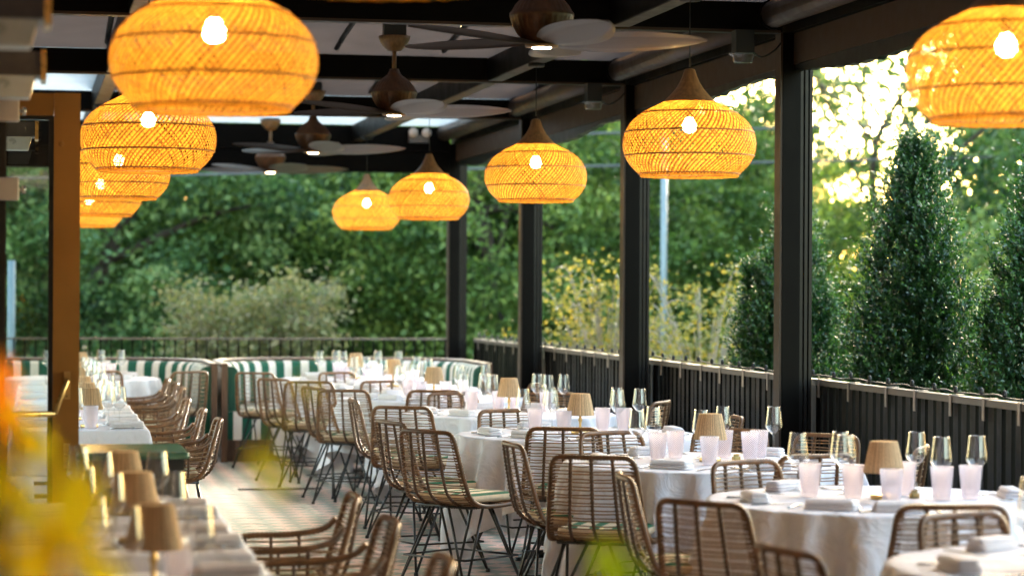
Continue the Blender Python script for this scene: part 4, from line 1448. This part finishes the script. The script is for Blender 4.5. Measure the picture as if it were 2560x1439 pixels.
# clipped evergreen shrubs beyond the rail
def yew(seed, h, rb, n_sp):
    rng = np.random.default_rng(seed)
    Cs, As, Bs, Ts = [], [], [], []
    # several leaders of unequal height make the uneven outline
    lead = [(0, 0, 1.0, 1.0)] + [(rb * .50 * math.cos(q), rb * .50 * math.sin(q), hh, ww) for q, hh, ww in zip(rng.uniform(0, 6.28, 6), rng.uniform(.52, .86, 6), rng.uniform(.38, .62, 6))]
    wts = np.array([l_[2] * l_[3] for l_ in lead]); wts[0] *= 1.5
    which = rng.choice(len(lead), n_sp, p=wts / wts.sum())
    LX, LY, LH, LW = [np.array([l_[k] for l_ in lead])[which] for k in range(4)]
    u = rng.random(n_sp) ** .85
    hl = h * LH
    z = u * hl
    zz = z / hl
    prof = rb * LW * np.where(zz < .22, .86 + .14 * zz / .22, np.clip(1 - ((zz - .22) / .78) ** 1.2, 0, 1)) + .02
    ang = rng.uniform(0, 6.283, n_sp)
    lob = 1 + .17 * np.sin(ang * 3 + z * 3.3) + .15 * np.sin(ang * 5 - z * 6 + 1) + .10 * rng.normal(size=n_sp)
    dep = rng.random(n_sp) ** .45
    r = prof * lob * (.35 + .65 * dep)
    sc_ = .45 + .55 * (1 - zz) + .0
    base = np.stack([LX * (.6 + .4 * zz) + r * np.cos(ang), LY * (.6 + .4 * zz) + r * np.sin(ang), z], 1)
    out = np.stack([np.cos(ang) * .55, np.sin(ang) * .55, np.full(n_sp, .85)], 1) + rng.normal(size=(n_sp, 3)) * .25
    out /= np.linalg.norm(out, axis=1)[:, None]
    ln = rng.uniform(.10, .2, n_sp) * np.where(rng.random(n_sp) < .13, 2.1, 1.0)
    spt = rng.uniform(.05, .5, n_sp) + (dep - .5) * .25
    m = 18
    for k in range(m):
        f = (k + .5) / m
        C = base + out * (ln * f)[:, None]
        side = np.cross(out, rng.normal(size=(n_sp, 3))); side /= np.linalg.norm(side, axis=1)[:, None]
        d = out * .75 + side * .8
        d /= np.linalg.norm(d, axis=1)[:, None]
        L2 = rng.uniform(.026, .042, n_sp) * (1.1 - .4 * f)
        A_ = d * (L2 / 2)[:, None]
        B_ = np.cross(d, rng.normal(size=(n_sp, 3))); B_ /= np.linalg.norm(B_, axis=1)[:, None]
        B_ *= (L2 * .26)[:, None]
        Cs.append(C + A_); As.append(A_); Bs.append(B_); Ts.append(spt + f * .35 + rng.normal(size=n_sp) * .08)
    return leaf_mesh('foliage', np.concatenate(Cs), np.concatenate(As), np.concatenate(Bs), np.concatenate(Ts), 'leaf_yew')


def stem_mesh(seed, h, n=7, spread=.25, mt='bark', r=.018, name='stem'):
    rng = random.Random(seed); b = MB()
    for k in range(n):
        a = rng.uniform(0, 6.28); d = rng.uniform(.2, 1) * spread
        P = crom([(0.02 * math.cos(a), .02 * math.sin(a), -.2), (d * .5 * math.cos(a), d * .5 * math.sin(a), h * .4), (d * math.cos(a) * .8, d * math.sin(a) * .8, h * rng.uniform(.7, .95))], 5)
        b.tube(P, [r * (1 - .8 * i / (len(P) - 1)) for i in range(len(P))], 6)
    return b.mesh(name, mt)


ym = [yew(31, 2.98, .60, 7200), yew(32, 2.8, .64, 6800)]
ys_ = stem_mesh(4, 2.4)
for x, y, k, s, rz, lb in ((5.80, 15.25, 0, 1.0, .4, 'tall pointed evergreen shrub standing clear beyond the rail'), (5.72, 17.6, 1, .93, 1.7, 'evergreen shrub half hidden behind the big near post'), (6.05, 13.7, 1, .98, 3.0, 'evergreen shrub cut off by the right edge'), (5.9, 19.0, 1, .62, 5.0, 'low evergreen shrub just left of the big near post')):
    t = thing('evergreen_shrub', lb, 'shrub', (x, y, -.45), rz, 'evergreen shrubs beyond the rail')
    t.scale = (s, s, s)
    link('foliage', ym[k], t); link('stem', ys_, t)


def twig_bush(seed, h, spread, nb_, per, ls, mt, arch=.5):
    rng = random.Random(seed); nr = np.random.default_rng(seed)
    b = MB(); Cs = []
    for k in range(nb_):
        a = rng.uniform(0, 6.28); d = rng.uniform(.35, 1) * spread; hh = h * rng.uniform(.55, 1)
        P = crom([(0, 0, -.05), (d * .3 * math.cos(a), d * .3 * math.sin(a), hh * .5), (d * .7 * math.cos(a), d * .7 * math.sin(a), hh * .85), (d * 1.1 * math.cos(a), d * 1.1 * math.sin(a), hh * (1 - arch * .3))], 6)
        b.tube(P, [.014 * (1 - .85 * i / (len(P) - 1)) for i in range(len(P))], 5)
        for j in range(per):
            q = P[rng.randrange(len(P) // 4, len(P))]
            sp_ = rng.uniform(.02, .22)
            Cs.append((q.x + rng.gauss(0, sp_), q.y + rng.gauss(0, sp_), max(.05, q.z + rng.gauss(0, sp_ * .8))))
    C = np.array(Cs); n = len(C)
    L_ = nr.uniform(.6, 1.3, n) * ls
    A, B = rnd_frames(nr, n, L_, L_ * .6)
    tint = nr.uniform(.15, .9, n)
    return leaf_mesh('foliage', C, A, B, tint, mt), b.mesh('stem', 'bark_pale')


fm, bm_ = twig_bush(41, 2.7, 1.1, 46, 60, .062, 'leaf_yellow')
for x, y, s, rz, lb in ((6.35, 26.2, 1.0, 0, 'loose yellow green bush left of the second post'), (7.3, 25.6, .98, 2.2, 'loose yellow green bush between the second and big posts')):
    t = thing('yellow_bush', lb, 'bush', (x, y, -.45), rz, 'yellow bushes beyond the rail'); t.scale = (s, s, s)
    link('foliage', fm, t); link('stem', bm_, t)
fm, bm_ = twig_bush(43, 2.45, .78, 64, 90, .085, 'leaf_pale', .2)
for x, y, s, rz, lb in ((2.55, 33.2, .95, 0, 'pale dry beige bush beyond the back railing, left half'), (3.55, 33.8, 1.02, 2, 'pale dry beige bush beyond the back railing, right half')):
    t = thing('pale_bush', lb, 'bush', (x, y, -.45), rz, 'pale bushes behind the back rail'); t.scale = (s, s, s * .95)
    link('foliage', fm, t); link('stem', bm_, t)
b = MB(); b.tube([(0, 0, -.45), (0, 0, 3.8)], [.05, .045], 10)
q = b.build('pole', 'pole', None, (8.9, 33.3, 0)); tag(q, 'slim pale grey pole standing among the trees', 'pole')
b = MB(); b.tube([(0, 0, -.45), (0, 0, 1.9)], .05, 10)
tag(b.build('pole', 'pole', None, (-.17, 30, 0)), 'short pale post seen through the door glass', 'post')
for z0, z1, y, lb in ((4.3, 3.75, 36, 'upper dark overhead wire crossing behind the posts'), (3.75, 3.3, 36, 'lower dark overhead wire crossing behind the posts')):
    b = MB(); P = [(x, y - .25 * (x - 6), z1 + (z0 - z1) * (x - 2) / 16 - .25 * math.sin(math.pi * (x + 30) / 90) + .2) for x in np.linspace(-30, 60, 31)]
    b.tube(P, .022, 6); tag(b.build('overhead_wire', 'wire'), lb, 'wire')

# ------------------------------------------------------------------ blurred plant right in front of the lens
FP = thing('potted_plant', 'out of focus yellow and green leafy plant close to the camera at the lower left', 'plant', (.0, 2.18, 0))
q = MB(); q.lathe([(.001, 0), (.13, 0), (.135, .01), (.175, .32), (.185, .33), (.185, .36), (.165, .36), (.16, .31), (.001, .31)], 28, cap=False); q.build('pot', 'terracotta', FP)
q = MB(); q.lathe([(.001, .318), (.161, .312)], 20, cap=False); q.build('soil', 'soil', FP)
LV = [(-.016, .02, 1.545, .032, .92), (-.012, .01, 1.532, .034, .90), (-.006, .0, 1.522, .034, .66), (.006, .01, 1.512, .03, .45), (-.016, -.01, 1.497, .04, .60), (-.010, .02, 1.482, .04, .55),
      (.022, .0, 1.462, .04, .62), (.034, .01, 1.450, .04, .60), (.028, -.02, 1.480, .045, .50), (-.002, .02, 1.444, .05, .55), (.012, .0, 1.452, .05, .70), (.045, .0, 1.435, .05, .45), (.004, .02, 1.47, .04, .40),
      (.132, -.01, 1.500, .038, .33), (.138, -.02, 1.488, .03, .25), (.155, -.01, 1.545, .022, .28), (.318, -.05, 1.448, .045, .06), (.330, -.05, 1.440, .04, .02), (.142, .02, 1.518, .018, .30)]
rr = random.Random(9)
stems = MB()
LV = [(a * 1.6, b_ * 1.6, 1.6 - (1.6 - c_) * 1.6, d * ((1.75 if c_ > 1.475 else 1.2) if a < .1 else 1.05), e if e > .85 else e * .68) for a, b_, c_, d, e in LV]
LV += [(rr.uniform(-.06, .05), rr.uniform(-.04, .06), rr.uniform(1.30, 1.41), rr.uniform(.04, .06), rr.choice((.12, .25, .35, .45, .5))) for _ in range(5)]
for k, (dx, dy, z, ln, ti) in enumerate(LV):
    C_ = Vector((dx, dy, z))
    a = rr.uniform(0, 6.28)
    ax = Vector((math.cos(a) * .6, .2, math.sin(a))).normalized()
    sd = ax.cross(Vector((.1, 1, .15))).normalized()
    nn = ax.cross(sd)
    lf = MB(); vs_ = []
    for i in range(7):
        u = i / 6; wd = ln * .30 * math.sin(math.pi * min(.97, u * .92 + .06))
        for s in (-1, 0, 1):
            vs_.append(C_ + ax * ln * (u - .5) + sd * wd * s + nn * (.15 * wd * abs(s) - .1 * ln * u * u))
    lf.add(vs_, [(i * 3 + j, i * 3 + j + 1, i * 3 + j + 4, i * 3 + j + 3) for i in range(6) for j in range(2)], 0, True)
    me = lf.mesh('leaf', 'leaf_front')
    at = me.attributes.new('tint', 'FLOAT', 'FACE'); at.data.foreach_set('value', [ti] * len(me.polygons))
    link('leaf', me, FP)
    e = C_ - ax * ln * .5
    stems.tube(crom([(dx * .1, 0, .3), (dx * .3 + rr.uniform(-.02, .02), dy, .8), (e.x * .9, e.y, 1.3), tuple(e)], 6), .002 if dx < .1 else .0011, 5)
stems.build('stem', 'bark_pale', FP)
